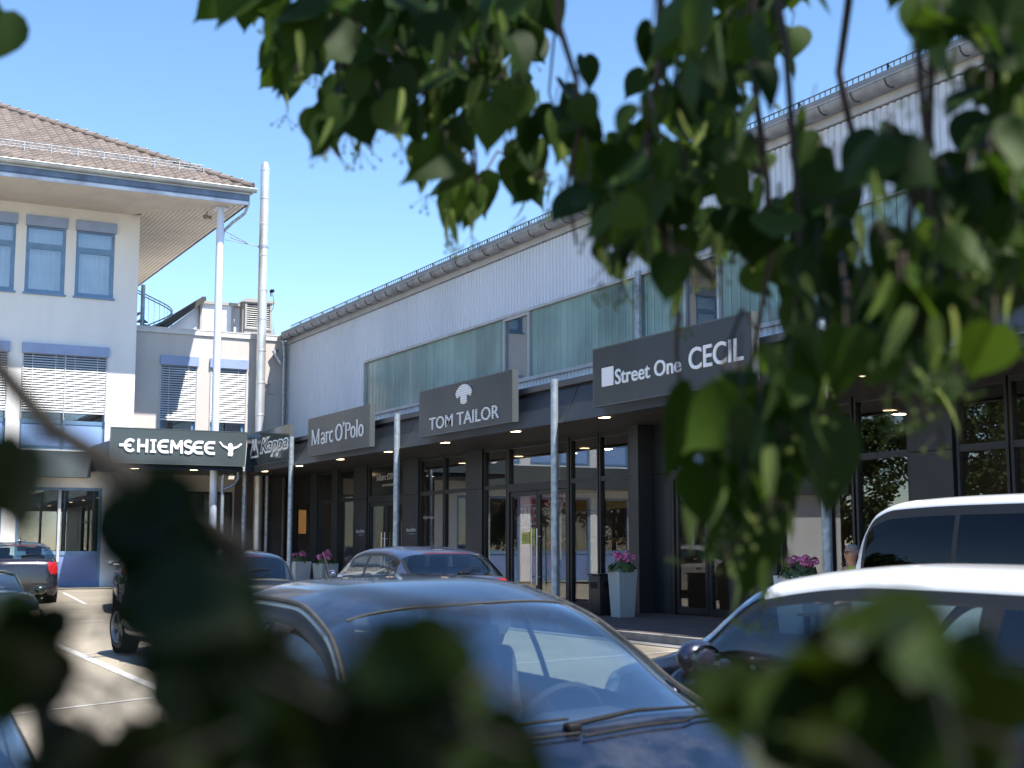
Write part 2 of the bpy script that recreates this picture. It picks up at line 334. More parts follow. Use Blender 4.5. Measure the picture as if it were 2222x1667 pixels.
# canopy
ZS = 3.8
def fascia(mm):
    edges = [YN, -1.0, 6.95, 14.5, 22.15, 29.8, 37.5, 42.0]
    for a, b in zip(edges, edges[1:]):
        g = 0.012
        mm.prism([(12.84, ZS), (13.24, 4.70), (13.27, 4.70), (12.98, ZS+.03), (12.98, ZS)], lambda u, v, d: (u, d, v), a + g, b - g)
hp("canopy_fascia", ANTH, fascia)
hp("canopy_roof", mat("canopy_felt", (0.12, 0.12, 0.125), 0.9), lambda m: m.box((13.1, YN, 4.55), (D+.25, 43.9, 4.66)))
hp("canopy_soffit", SOFF, lambda m: m.box((12.97, YN, 3.84), (D+6, 44.9, 3.9)))
LAMP = emit("downlight_glow", (1.0, 0.74, 0.42), 6.0)
for y in (41.45, 38.17, 34.82, 31.48, 28.13, 24.7, 21.24, 17.8, 14.3, 10.9, 7.5, 4.0):
    dl = hp("downlight", TRIM, lambda m: m.lathe([(.075, 3.84), (.115, 3.84), (.115, 3.825), (.075, 3.825)], (13.15, y, 0), 'z', 20))
    hp("lamp", LAMP, lambda m: m.lathe([(.001, 3.818), (.118, 3.818), (.12, 3.824)], (13.15, y, 0), 'z', 20), dl)
for y in (42.35, 37.83, 30.07, 22.46, 14.82, 7.1):
    hp("canopy_post", GALV, lambda m: (m.tube([(12.8, y, pave_z(12.8, y)-.02), (12.8, y, 4.64)], .072, 20), m.lathe([(.001, .02), (.13, .02), (.13, -.01)], (12.8, y, pave_z(12.8, y)), 'z', 16)))
# shopfront: frames, panes, piers, doors
ZB, ZT, ZH = 0.30, 2.88, 3.84
def shopwin(y0, y1, transom=True, f=0.05):
    fr = hp("shop_window", FRAME, lambda m: (m.box((D-.05, y0, ZB), (D+.07, y0+f, ZH)), m.box((D-.05, y1-f, ZB), (D+.07, y1, ZH)),
         m.box((D-.05, y0+f, ZH-.09), (D+.07, y1-f, ZH)), m.box((D-.055, y0, .1), (D+.07, y1, ZB)), *( [m.box((D-.045, y0+f, ZT-.05), (D+.06, y1-f, ZT+.05))] if transom else [])))
    hp("pane", SHOPG, lambda m: (m.box((D, y0+f, ZB), (D+.012, y1-f, ZT-.05)), m.box((D, y0+f, ZT+.05), (D+.012, y1-f, ZH-.09))), fr)
    return fr
def pier(y0, y1, x=D-.09):
    p_ = hp("pier", ANTH, lambda m: m.box((x, y0, .08), (D+.12, y1, ZH))); hp("panel_joint", BLACK, lambda m: m.box((x-.002, y0, 2.865), (x+.02, y1, 2.88)), p_)
def door(y0, y1, header=None, bars=True):
    fr = hp("shop_door", FRAME, lambda m: (m.box((D-.06, y0, .15), (D+.08, y0+.10, ZH)), m.box((D-.06, y1-.10, .15), (D+.08, y1, ZH)), m.box((D-.06, y0+.1, 2.74), (D+.08, y1-.1, ZT+.04)), m.box((D-.06, y0+.1, ZH-.09), (D+.08, y1-.1, ZH))))
    if header: hp("header_panel", header, lambda m: m.box((D-.02, y0+.1, ZT+.04), (D, y1-.1, ZH-.09)), fr)
    else: hp("pane", SHOPG, lambda m: m.box((D, y0+.1, ZT+.04), (D+.012, y1-.1, ZH-.09)), fr)
    ym = (y0 + y1) / 2
    for a, b, hy in ((y0+.11, ym-.01, ym-.12), (ym+.01, y1-.11, ym+.12)):
        hp("door_leaf", FRAME, lambda m: (m.box((D-.03, a, .22), (D+.03, a+.09, 2.73)), m.box((D-.03, b-.09, .22), (D+.03, b, 2.73)), m.box((D-.03, a+.09, 2.63), (D+.03, b-.09, 2.73)), m.box((D-.03, a+.09, .22), (D+.03, b-.09, .34))), fr)
        hp("pane", SHOPG, lambda m: m.box((D-.005, a+.09, .34), (D+.007, b-.09, 2.63)), fr)
        if bars: hp("handle", STEEL, lambda m: (m.tube([(D-.12, hy, .62), (D-.12, hy, 1.88)], .018, 10), m.tube([(D-.12, hy, .8), (D-.03, hy, .8)], .012, 8), m.tube([(D-.12, hy, 1.7), (D-.03, hy, 1.7)], .012, 8)), fr)
    return fr
DOORS = {}
for a, b in ((40.18, 41.46), (38.3, 39.62), (32.02, 33.54), (30.68, 31.98), (28.52, 29.7), (24.4, 25.56), (23.2, 24.36), (17.3, 18.5), (16.65, 17.26), (15.4, 16.6), (13.5, 14.46), (12.2, 13.46), (9.6, 11.2), (8.0, 9.56), (1.5, 3.2), (-.3, 1.46)): shopwin(a, b)
for a, b in ((41.5, 42.1), (39.64, 40.16), (37.24, 38.28), (33.56, 34.5), (29.74, 30.64), (14.5, 15.36), (11.26, 12.16), (7.0, 7.96), (3.3, 6.9)): pier(a, b)
pier(22.35, 23.18); pier(18.55, 19.4)
hp("pilaster", ANTH, lambda m: m.box((14.6, 22.34, .1), (D-.1, 22.6, ZH)))
pier(21.78, 22.33, D-.04)
door(34.56, 37.2, SIGNG); door(25.6, 28.48); door(19.44, 21.74, None, False)
hp("pier", mat("matt_black_panel", (0.012, 0.012, 0.013), 0.6), lambda m: (m.box((D, 43.75, .1), (D+.1, 44.9, ZH)), m.box((D, 42.12, 2.85), (D+.1, 43.752, ZH-.01))))
# shop interiors
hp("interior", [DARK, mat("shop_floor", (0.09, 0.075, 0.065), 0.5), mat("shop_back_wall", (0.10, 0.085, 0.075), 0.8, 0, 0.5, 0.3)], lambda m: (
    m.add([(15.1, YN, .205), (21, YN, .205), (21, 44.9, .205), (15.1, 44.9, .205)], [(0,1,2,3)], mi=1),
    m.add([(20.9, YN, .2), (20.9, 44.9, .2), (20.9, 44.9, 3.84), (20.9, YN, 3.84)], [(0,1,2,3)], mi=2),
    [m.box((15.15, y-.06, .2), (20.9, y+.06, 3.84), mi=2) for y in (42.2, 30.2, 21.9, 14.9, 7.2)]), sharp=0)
CEIL = emit("ceiling_fill_glow", (1.0, 0.82, 0.6), 45.0)  # ceiling lamps added to brighten the shop interior behind the glass
for y in (40, 38.2, 33, 31.4, 28.8, 27.2, 25.6, 24, 20.4, 17.6, 16, 13, 10, 4):
    cl_ = hp("ceiling_fill_lamp", TRIM, lambda m: m.box((16.75, y-.15, 3.74), (17.05, y+.15, 3.79)))
    hp("lamp", CEIL, lambda m: m.add([(16.8, y-.1, 3.735), (17.0, y-.1, 3.735), (17.0, y+.1, 3.735), (16.8, y+.1, 3.735)], [(0,3,2,1)]), cl_)
# ---------------- lettering
def text_mb(txt, width, height, bold=0.0, shear=0.0, extr=0.0):
    c = bpy.data.curves.new("t", 'FONT'); c.body = txt; c.size = 1; c.offset = bold; c.extrude = extr; c.shear = shear; c.resolution_u = 4
    o = bpy.data.objects.new("t", c); COL.objects.link(o); bpy.context.view_layer.update()
    me = bpy.data.meshes.new_from_object(o.evaluated_get(bpy.context.evaluated_depsgraph_get()))
    vs = [v.co.copy() for v in me.vertices]; fs = [tuple(p.vertices) for p in me.polygons]
    bpy.data.objects.remove(o); bpy.data.curves.remove(c); bpy.data.meshes.remove(me)
    x0 = min(v.x for v in vs); x1 = max(v.x for v in vs); y0 = min(v.y for v in vs); y1 = max(v.y for v in vs)
    return [((v.x-x0)/(x1-x0)*width, (v.y-y0)/(y1-y0)*height, v.z) for v in vs], fs
def put_text(mm, tv, f, u0, v0, d0=0.0, d1=0.02):
    vs, fs = tv; n = len(vs)
    mm.add([f(u0+x, v0+y, d1) for x, y, z in vs], fs)
    cnt = {}
    for fc in fs:
        for a, b in zip(fc, fc[1:] + fc[:1]): cnt[(a, b)] = 1
    o = len(mm.v); mm.v += [tuple(f(u0+x, v0+y, d0)) for x, y, z in vs]
    for (a, b) in cnt:
        if (b, a) not in cnt: mm.f.append((o-n+a, o+a, o+b, o-n+b)); mm.sm.append(False); mm.mi.append(0)
SEQ = [0]
def stroke(mm, pts, w, f, d0=0.0, d1=0.02, closed=False):
    """ribbon of width w (or list) along 2-D pts, extruded from d0 to d1; each stroke a hair prouder than the last"""
    SEQ[0] = (SEQ[0] + 1) % 11; d1 = d1 + .0009 * SEQ[0]
    k = len(pts); ws = w if isinstance(w, (list, tuple)) else [w] * k
    L_, R_ = [], []
    for i in range(k):
        if closed: a, b = pts[i-1], pts[(i+1) % k]
        else: a, b = pts[max(0, i-1)], pts[min(k-1, i+1)]
        dx, dy = b[0]-a[0], b[1]-a[1]; l = math.hypot(dx, dy) or 1; nx, ny = -dy/l*ws[i]/2, dx/l*ws[i]/2
        L_.append((pts[i][0]+nx, pts[i][1]+ny)); R_.append((pts[i][0]-nx, pts[i][1]-ny))
    rng = range(k if closed else k-1)
    for i in rng:
        j = (i+1) % k; mm.prism([L_[i], L_[j], R_[j], R_[i]], f, d0, d1)
def arc(cx, cy, rx, ry, a0, a1, n=14): return [(cx+rx*math.cos(R(a0+(a1-a0)*i/n)), cy+ry*math.sin(R(a0+(a1-a0)*i/n))) for i in range(n+1)]

def right_f(x):  return lambda u, v, d: (x - d, -u, v)        # plane facing -X ; u = -Y
def front_f(y):  return lambda u, v, d: (u, y - d, v)         # plane facing -Y ; u = X
def serif_word(mm, f, u0, v0, width, cap):
    """a name in condensed serif capitals and minuscules, drawn with thick and thin strokes"""
    xh = cap * .70; T = cap * .13; t = cap * .055; S = cap * .045
    adv = []; gl = []
    def ser(x, y, w=.26): gl.append((u + (x - w/2*cap, y)[0], y, u + x + w/2*cap, S, 's'))
    def st(pts, w): stroke(mm, [(u + a, v0 + b) for a, b in pts], w, f)
    def bar(x, y, w): st([(x - w/2*cap, y), (x + w/2*cap, y)], S)
    s = width / (cap * 5.5); u = u0
    def X(k): return k * cap * s
    # M
    for a in (.10, .78): bar(X(a), S/2, .26); 
    bar(X(.10), cap - S/2, .22); bar(X(.78), cap - S/2, .22)
    st([(X(.10), 0), (X(.10), cap)], t); st([(X(.12), cap), (X(.44), cap*.06)], T); st([(X(.44), cap*.02), (X(.77), cap)], t); st([(X(.78), 0), (X(.78), cap)], T)
    u += X(1.0)
    st(arc(X(.19), xh*.24, X(.15), xh*.24, 0, 360, 16), T*.7); st([(X(.37), S), (X(.37), xh*.75)], T); st(arc(X(.21), xh*.72, X(.16), xh*.27, 5, 160, 8), T*.6); bar(X(.40), S/2, .14)
    u += X(.50)
    st([(X(.10), 0), (X(.10), xh)], T); bar(X(.10), S/2, .24); bar(X(.06), xh - S/2, .13); st(arc(X(.26), xh*.68, X(.15), xh*.28, 160, 35, 7), T*.7)
    u += X(.40)
    st(arc(X(.24), xh*.5, X(.19), xh*.47, 50, 310, 16), [T*.6 + T*.4*math.sin(math.pi*i/16) for i in range(17)])
    u += X(.62)
    st(arc(X(.34), cap*.5, X(.29), cap*.49, 0, 360, 24), [T*.55 + T*.6*abs(math.cos(2*math.pi*i/24)) for i in range(25)])
    u += X(.70)
    st([(X(.09), cap*1.08), (X(.11), cap*.95), (X(.05), cap*.80)], [T*1.2, T*.9, T*.3])
    u += X(.20)
    st([(X(.12), 0), (X(.12), cap)], T); bar(X(.12), S/2, .26); bar(X(.08), cap - S/2, .2)
    st([(X(.12), cap - S), (X(.3), cap - S)] + arc(X(.32), cap*.74, X(.18), cap*.225, 85, -85, 10) + [(X(.12), cap*.52)], [t, t] + [t + T*.7*math.sin(math.pi*i/10) for i in range(11)] + [t])
    u += X(.56)
    st(arc(X(.23), xh*.5, X(.18), xh*.47, 0, 360, 20), [T*.55 + T*.5*abs(math.cos(2*math.pi*i/20)) for i in range(21)])
    u += X(.50)
    st([(X(.10), 0), (X(.10), cap*1.05)], T); bar(X(.10), S/2, .24); bar(X(.06), cap*1.05 - S/2, .13)
    u += X(.24)
    st(arc(X(.23), xh*.5, X(.18), xh*.47, 0, 360, 20), [T*.55 + T*.5*abs(math.cos(2*math.pi*i/20)) for i in range(21)])
# ---------------- sign boxes on the canopy
def sign(name_label, y0, y1, matp, loc_x=12.72):
    s = thing("shop_sign", name_label, "sign", (loc_x, (y0+y1)/2, 3.95), "shop signs along the canopy")
    def P(name, mats, fn, sharp=30):
        mm = MB(); fn(mm); mm.v = [(v[0]-loc_x, v[1]-(y0+y1)/2, v[2]-3.95) for v in mm.v]; return mm.build(name, mats, s, sharp)
    P("sign_panel", [matp, mat("sign_edge", (0.11, 0.125, 0.13), 0.4, 0.4)], lambda m: (m.box((loc_x, y0+.02, 3.97), (loc_x+.03, y1-.02, 4.99)), m.box((loc_x-.004, y0, 4.99), (loc_x+.145, y1, 5.012), mi=1), m.box((loc_x-.006, y0, 3.95), (loc_x+.12, y1, 3.97), mi=1),
       m.prism([(loc_x+.001, 3.97), (loc_x+.14, 3.97), (loc_x+.14, 4.99), (loc_x+.001, 4.99)], lambda u, v, d: (u, d, v), y0, y0+.018, mi=1),
       m.prism([(loc_x+.001, 3.97), (loc_x+.14, 3.97), (loc_x+.14, 4.99), (loc_x+.001, 4.99)], lambda u, v, d: (u, d, v), y1-.018, y1, mi=1)))
    return P, right_f(loc_x)
P, f = sign("glossy dark sign box with outlined italic lettering and two seated figures", 37.8, 41.95, SIGNG)
def kappa_out(m):
    put_text(m, text_mb("Kappa", 2.66, .64, .045, .3), f, -40.50, 4.14, 0, .02)
def kappa_fig(m, sgn):
        c = -41.12
        stroke(m, [(c + sgn*x, y) for x, y in [(.06, 4.24), (.42, 4.24), (.33, 4.42), (.22, 4.58), (.17, 4.66), (.20, 4.72), (.17, 4.77), (.11, 4.77), (.08, 4.70), (.09, 4.60), (.05, 4.44)]], .065, f)
P("lettering", WHITE, kappa_out)
for sg_ in (-1, 1): P("seated_figure", WHITE, lambda m: kappa_fig(m, sg_))
def kappa_in(m): put_text(m, text_mb("Kappa", 2.50, .49, .0, .3), f, -40.42, 4.22, .02, .026)
P("letter_fill", SIGNG, kappa_in)
P, f = sign("dark grey sign box with thin white serif lettering and an apostrophe", 31.62, 36.2, SIGNM)
P("lettering", WHITE, lambda m: serif_word(m, f, -35.87, 4.25, 4.12, .42))
P, f = sign("dark grey sign box with striped white capitals under a white shirt emblem", 24.02, 28.6, SIGNM)
STRIPED = mat("striped_letter", (0.80, 0.81, 0.83), 0.5, 0, 3, 0.03)
def wave_nodes(m_):
    n = m_.node_tree.nodes; l = m_.node_tree.links; w = n.new("ShaderNodeTexWave"); w.bands_direction = 'Z'; w.inputs["Scale"].default_value = 6.5; w.inputs["Distortion"].default_value = 1.6; w.inputs["Detail"].default_value = 0
    tc = [x for x in n if x.type == 'TEX_COORD'][0]; l.new(tc.outputs["Object"], w.inputs["Vector"])
    mx = n.new("ShaderNodeMix"); mx.data_type = 'RGBA'; mx.inputs[6].default_value = (.8, .81, .83, 1); mx.inputs[7].default_value = (.42, .43, .45, 1)
    r_ = n.new("ShaderNodeMapRange"); r_.inputs[1].default_value = .68; r_.inputs[2].default_value = .9; l.new(w.outputs[1], r_.inputs[0]); l.new(r_.outputs[0], mx.inputs[0]); l.new(mx.outputs[2], n["Principled BSDF"].inputs["Base Color"])
wave_nodes(STRIPED)
P("lettering", STRIPED, lambda m: put_text(m, text_mb("TOM TAILOR", 3.42, .27, .003), f, -28.0, 4.08))
def shirt(m):
    c = -26.23; pl = [(-.15, 4.54), (-.15, 4.71), (-.33, 4.66), (-.40, 4.76), (-.33, 4.84), (-.2, 4.91), (0, 4.945), (.2, 4.91), (.33, 4.84), (.40, 4.76), (.33, 4.66), (.15, 4.71), (.15, 4.54), (0, 4.51)]
    cen = (c, 4.75); vs = [f(c+x, y, .02) for x, y in pl] + [f(*cen, .02)]; k = len(pl)
    m.add(vs, [(i, (i+1) % k, k) for i in range(k)]); m.add([f(c+x, y, .02) for x, y in pl] + [f(c+x, y, 0) for x, y in pl], [(i, (i+1) % k, (i+1) % k + k, i+k) for i in range(k)])
P("shirt_emblem", STRIPED, shirt)
P, f = sign("long dark sign box with a white square and two white names", 16.3, 20.92, SIGNM)
P("lettering", WHITE, lambda m: put_text(m, text_mb("Street One", 2.0, .27, .012), f, -20.14, 4.285))
P("lettering", WHITE, lambda m: put_text(m, text_mb("CECIL", 1.42, .36, .012), f, -17.92, 4.28))
P("white_square", WHITE, lambda m: m.prism([(-20.58, 4.29), (-20.2, 4.29), (-20.2, 4.625), (-20.58, 4.625)], f, 0, .02))
P, f = sign("plain dark blue-grey sign box at the right edge of the photo", 8.6, 12.9, mat("sign_navy", (0.05, 0.06, 0.085), 0.35, 0.5, 1, 0.1))
# wall lettering on the door header and piers
f = right_f(14.975)
GLET = mat("grey_letter", (0.5, 0.5, 0.52), 0.5)
hp("door_lettering", GLET, lambda m: serif_word(m, right_f(14.98), -36.62, 3.36, 1.75, .17))
hp("door_lettering", GLET, lambda m: put_text(m, text_mb("EST. IN STOCKHOLM", .95, .06, .01), right_f(14.98), -36.2, 3.18, 0, .006))
for u_ in (-37.98, -34.28):
    hp("pier_lettering", GLET, lambda m: serif_word(m, right_f(14.91), u_, 1.88, .66, .085)); hp("pier_lettering", GLET, lambda m: put_text(m, text_mb("EST. IN STOCKHOLM", .36, .022), right_f(14.91), u_+.14, 1.81, 0, .004))
hp("window_lettering", GLET, lambda m: put_text(m, text_mb("TOM TAILOR", .9, .07), right_f(14.995), -33.4, 2.2, 0, .004))
# things behind the glass
poster = thing("sale_poster", "tall red poster lettered SALE hanging behind the double glass door", "poster", (15.2, 27.9, .3))
part("poster_board", mat("poster_red", (0.6, 0.05, 0.06), 0.6, 0, 2, 0.1), poster, lambda m: m.box((0, -.55, 0), (.02, .55, 2.3)))
part("lettering", mat("poster_letter", (0.7, 0.7, 0.66), 0.6), poster, lambda m: (put_text(m, text_mb("SALE", .84, .42, .01), lambda u, v, d: (-.001-d, -u, v), -.46, 1.66, 0, .004), m.box((-.006, -.44, 1.6), (-.001, .46, 1.62)), m.box((-.006, -.44, 2.12), (-.001, .46, 2.14))))
YEL = mat("yellow_paper", (0.50, 0.50, 0.12), 0.7, 0, 8, 0.05)
for y0, y1, z0, z1, lab in ((27.48, 27.84, 1.54, 1.8, "wide pale yellow notice stuck on the left glass door leaf"), (27.2, 27.44, 1.5, 1.88, "narrow tall yellow notice stuck beside the door handle")):
    o = MB(); o.box((-.012, 0, 0), (-.008, y1-y0, z1-z0)); 
    for k in range(4): o.box((-.0135, .05, (z1-z0)*(.25+.15*k)), (-.012, y1-y0-.05, (z1-z0)*(.25+.15*k)+.012), mi=1)
    o = o.build("notice", [YEL, mat("print_ink", (0.15, 0.15, 0.05), 0.7)]); o.location = (15.0 - .002, y0, z0); tag(o, lab, "notice")
def rack(loc, n, pal, label, seed, L=1.6):
    rnd = random.Random(seed)
    r_ = thing("clothes_rack", label, "clothes rack", loc, "clothes rails inside the shop")
    part("rack_frame", BLACK, r_, lambda m: (m.tube([(0, -L/2, 0), (0, -L/2, 1.5), (0, L/2, 1.5), (0, L/2, 0)], .016, 8), m.box((-.25, -L/2-.02, 0), (.25, -L/2+.02, .03)), m.box((-.25, L/2-.02, 0), (.25, L/2+.02, .03))))
    for i in range(n):
        y = -L/2 + .08 + (L - .16) * i / (n - 1); h = rnd.uniform(.7, 1.0); w = rnd.uniform(.19, .24)
        mt = mat("garment_%d" % rnd.randrange(len(pal)) + label[:6].replace(" ", "_"), rnd.choice(pal), 0.9, 0, 6, 0.2)
        part("garment", mt, r_, lambda m: m.prism([(-.03, 1.46), (.03, 1.46), (w, 1.36), (w + .03, 1.46 - h), (-w - .03, 1.46 - h), (-w, 1.36)], lambda u, v, d: (u, d + .012 * math.sin(u * 30), v), y - .018, y + .018))
rack((16.4, 25.0, .21), 11, [(0.35, 0.2, 0.05), (0.4, 0.12, 0.05), (0.05, 0.05, 0.06)], "rail of orange and black garments behind the right shop window", 1)
rack((17.0, 27.2, .21), 12, [(0.3, 0.06, 0.06), (0.35, 0.25, 0.18), (0.12, 0.05, 0.06)], "rail of red and beige garments behind the glass door", 2)
rack((16.6, 29.0, .21), 9, [(0.25, 0.2, 0.17), (0.1, 0.11, 0.15)], "rail of beige and navy garments behind the window left of the door", 3, 1.2)
tv = MB(); tv.box((0, -1.2, 0), (.06, 1.2, .42), mi=0); tv.box((-.01, -1.2, -.04), (.07, 1.2, 0), mi=1)
o = tv.build("shelf_banner", [mat("promo_red", (0.5, 0.05, 0.04), 0.6), mat("promo_gold", (0.55, 0.35, 0.08), 0.5)]); o.location = (16.0, 28.85, 2.4); tag(o, "red promotional board with a gold lower edge behind the glass double door", "banner")
o = MB(); o.box((0, -1.4, 0), (.05, 1.4, .38)); o = o.build("shelf_banner", mat("promo_yellow", (0.45, 0.28, 0.07), 0.6)); o.location = (16.1, 25.9, 2.3); tag(o, "long mustard yellow board over the rail in the right window", "banner")
o = MB(); o.rbox((.025, 0, .4), (.05, .3, .8), .02)
o = o.build("display_light", emit("warm_display", (0.9, 0.45, 0.14), 0.10)); o.location = (17.6, 49.9 - 6.75, 1.45); tag(o, "warm orange lit display panel deep in the dark shop entrance", "lamp")
o_ = bpy.data.objects["display_light"]; o_.rotation_euler = (0, 0, R(90)); o_.location = (15.5, 44.55, 1.92)
# ================================================================ OFFICE BLOCK (left)
YL = 44.3; XL0, XR = -9.0, 9.68; ZS2 = 12.22
office = thing("office_block", "white rendered office block with brown hipped tile roof and blue windows", "building", (0, YL, 0))
def op(name, mats, fn, parent=None, sharp=35):
    mm = MB(); fn(mm); mm.v = [(v[0], v[1]-YL, v[2]) for v in mm.v]; return mm.build(name, mats, parent or office, sharp)
ff = lambda u, v, d: (u, YL + d, v)
uppers = [(6.17 + 1.52*k, 7.38 + 1.52*k) for k in range(1, -10, -1)]
lowers = [(6.21 - 3.0*k, 8.79 - 3.0*k) for k in range(5)]
ups_h = [(a, b, 9.40, 11.84) for a, b in uppers]; low_h = [(a, b, 4.5, 7.79) for a, b in lowers]; door_h = [(a, b, .22, 3.32) for a, b in lowers]
op("wall", WALLW, lambda m: (holes_wall(m, ff, XL0, XR, 0, 12.3, ups_h + low_h + door_h, .16),
    m.add([(XR, YL, 0), (XR, 57, 0), (XR, 57, 12.3), (XR, YL, 12.3)], [(0,1,2,3)]), m.add([(XL0, YL, 0), (XL0, 57, 0), (XL0, 57, 12.3), (XL0, YL, 12.3)], [(0,3,2,1)]),
    m.add([(XL0, 57, 0), (XR, 57, 0), (XR, 57, 12.3), (XL0, 57, 12.3)], [(0,3,2,1)])), sharp=0)
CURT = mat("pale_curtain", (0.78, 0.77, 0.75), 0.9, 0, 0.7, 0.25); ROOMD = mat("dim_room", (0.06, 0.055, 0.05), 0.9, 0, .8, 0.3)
def frame_rect(m, x0, x1, z0, z1, y0, y1, t):
    m.box((x0, y0, z0), (x0+t, y1, z1)); m.box((x1-t, y0, z0), (x1, y1, z1)); m.box((x0+t, y0, z0), (x1-t, y1, z0+t)); m.box((x0+t, y0, z1-t), (x1-t, y1, z1))
for i, (a, b) in enumerate(uppers):
    fr = op("window", BLUEF, lambda m: (frame_rect(m, a, b, 9.40, 11.55, YL+.04, YL+.12, .075), m.box((a+.075, YL+.035, 10.86), (b-.075, YL+.12, 11.0)),
        frame_rect(m, a+.075, b-.075, 9.475, 10.86, YL+.05, YL+.11, .05)))
    op("pane", OFFG, lambda m: (m.box((a+.12, YL+.075, 9.5), (b-.12, YL+.085, 10.83)), m.box((a+.07, YL+.075, 11.0), (b-.07, YL+.085, 11.48))), fr)
    op("blind_box", BLUEB, lambda m: m.box((a-.03, YL-.11, 11.53), (b+.03, YL+.1, 11.86)), fr)
    op("sill", BLUEF, lambda m: m.box((a-.05, YL-.07, 9.35), (b+.05, YL+.1, 9.40)), fr)
    op("curtain", CURT, lambda m: m.add([(a + (b-a)*k/24, YL + .42 + .03*math.sin(k*1.9), z) for z in (9.3, 11.9) for k in range(25)], [(k, k+1, k+26, k+25) for k in range(24)], True), fr, 0)
    op("room_back", ROOMD, lambda m: m.box((a-.1, YL+.7, 9.2), (b+.1, YL+.72, 12)), fr)
def blind(m, a, b, z0, z1, y, pitch=.078):
    k = int((z1 - z0) / pitch)
    for i in range(k):
        z = z1 - i * pitch
        m.add([(a, y-.035, z-.045), (b, y-.035, z-.045), (b, y-.01, z-.012), (a, y-.01, z-.012), (b, y+.03, z), (a, y+.03, z)], [(0,1,2,3), (3,2,4,5)])
    m.box((a, y-.03, z0-.05), (b, y+.03, z0)); 
    for x in (a + (b-a)*.22, a + (b-a)*.78): m.box((x-.008, y-.045, z0), (x+.008, y-.037, z1))
for i, (a, b) in enumerate(lowers):
    c = (a + b) / 2
    fr = op("window", BLUEF, lambda m: (frame_rect(m, a, b, 4.5, 7.79, YL+.09, YL+.15, .07), m.box((c-.06, YL+.06, 4.57), (c+.06, YL+.15, 7.5)), m.box((a+.07, YL+.08, 5.30), (b-.07, YL+.15, 5.42)), m.box((a+.07, YL+.08, 4.57), (b-.07, YL+.15, 4.62))))
    op("blue_panel", BLUEP, lambda m: (m.box((a+.07, YL+.10, 4.62), (c-.06, YL+.12, 5.30)), m.box((c+.06, YL+.10, 4.62), (b-.07, YL+.12, 5.30))), fr)
    op("pane", OFFG, lambda m: (m.box((a+.07, YL+.11, 5.42), (c-.06, YL+.12, 7.5)), m.box((c+.06, YL+.11, 5.42), (b-.07, YL+.12, 7.5))), fr)
    op("blind_box", BLUEB, lambda m: m.box((a-.03, YL-.12, 7.48), (b+.03, YL+.1, 7.80)), fr)
    op("blind", SLAT, lambda m: (blind(m, a+.03, c-.02, 5.70, 7.5, YL+.01), blind(m, c+.02, b-.03, 5.70, 7.5, YL+.01)), fr, 0)
    [op("guide_rail", TRIM, lambda m: m.box((x-.018, YL-.04, 5.42), (x+.018, YL+.05, 7.5)), fr) for x in (a+.015, c, b-.015)]
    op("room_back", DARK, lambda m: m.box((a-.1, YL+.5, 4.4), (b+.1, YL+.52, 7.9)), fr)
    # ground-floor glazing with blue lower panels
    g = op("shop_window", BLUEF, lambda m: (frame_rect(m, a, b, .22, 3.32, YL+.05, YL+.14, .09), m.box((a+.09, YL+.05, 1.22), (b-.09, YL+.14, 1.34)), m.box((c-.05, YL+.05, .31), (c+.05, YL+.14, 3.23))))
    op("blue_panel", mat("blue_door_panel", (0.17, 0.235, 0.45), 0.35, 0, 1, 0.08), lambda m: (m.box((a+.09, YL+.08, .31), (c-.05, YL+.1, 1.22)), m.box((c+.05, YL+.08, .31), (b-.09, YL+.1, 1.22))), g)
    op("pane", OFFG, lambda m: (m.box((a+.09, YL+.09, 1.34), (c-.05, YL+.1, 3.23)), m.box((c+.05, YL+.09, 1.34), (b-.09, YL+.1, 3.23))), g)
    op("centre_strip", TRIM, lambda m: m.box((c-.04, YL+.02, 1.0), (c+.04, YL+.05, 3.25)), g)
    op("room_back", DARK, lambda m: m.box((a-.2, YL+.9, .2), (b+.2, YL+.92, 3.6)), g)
# eaves and roof
EX, EY, EB = 12.35, 41.25, 57.0
op("soffit", [SOFFW, mat("board_joint", (0.16, 0.14, 0.12), 0.8)], lambda m: (
    [m.add([(XL0-2, EY+.02+.14*k+.016, ZS2+.012), (EX-.02-.14*k, EY+.02+.14*k+.016, ZS2+.012), (EX-.02-.14*k-.14, EY+.02+.14*k+.14, ZS2+.012), (XL0-2, EY+.02+.14*k+.14, ZS2+.012)], [(0,3,2,1)]) for k in range(22)],
    [m.add([(EX-.02-.14*k-.018, EY+.02+.14*k, ZS2+.012), (EX-.02-.14*k-.018, EB, ZS2+.012), (EX-.02-.14*k-.14, EB, ZS2+.012), (EX-.02-.14*k-.14, EY+.02+.14*k+.14, ZS2+.012)], [(0,1,2,3)]) for k in range(19)],
    m.box((XL0-2, EY+.05, ZS2+.03), (EX-.05, EB, ZS2+.06), mi=1)), sharp=0)
op("fascia", FASB, lambda m: (m.box((XL0-2, EY-.03, ZS2), (EX+.03, EY, ZS2+.15)), m.box((XL0-2, EY-.045, ZS2+.155), (EX+.045, EY, ZS2+.34)), m.box((EX, EY, ZS2), (EX+.03, EB, ZS2+.15)), m.box((EX, EY, ZS2+.155), (EX+.045, EB, ZS2+.34))))
def ogutter(m):
    n = 8; pr = [(-.085*math.cos(math.pi*i/n), -.12*math.sin(math.pi*i/n)) for i in range(n+1)]
    m.prism(pr, lambda u, v, d: (d, EY-.15+u, 12.72+v), XL0-2, EX+.24); m.prism(pr, lambda u, v, d: (EX+.15-u, d, 12.72+v), EY-.15, EB)
    m.tube([(XL0-2, EY-.24, 12.72), (EX+.24, EY-.24, 12.72), (EX+.24, EB, 12.72)], .016, 6)
    m.box((XL0-2, EY-.08, 12.55), (EX+.08, EY-.03, 12.7))
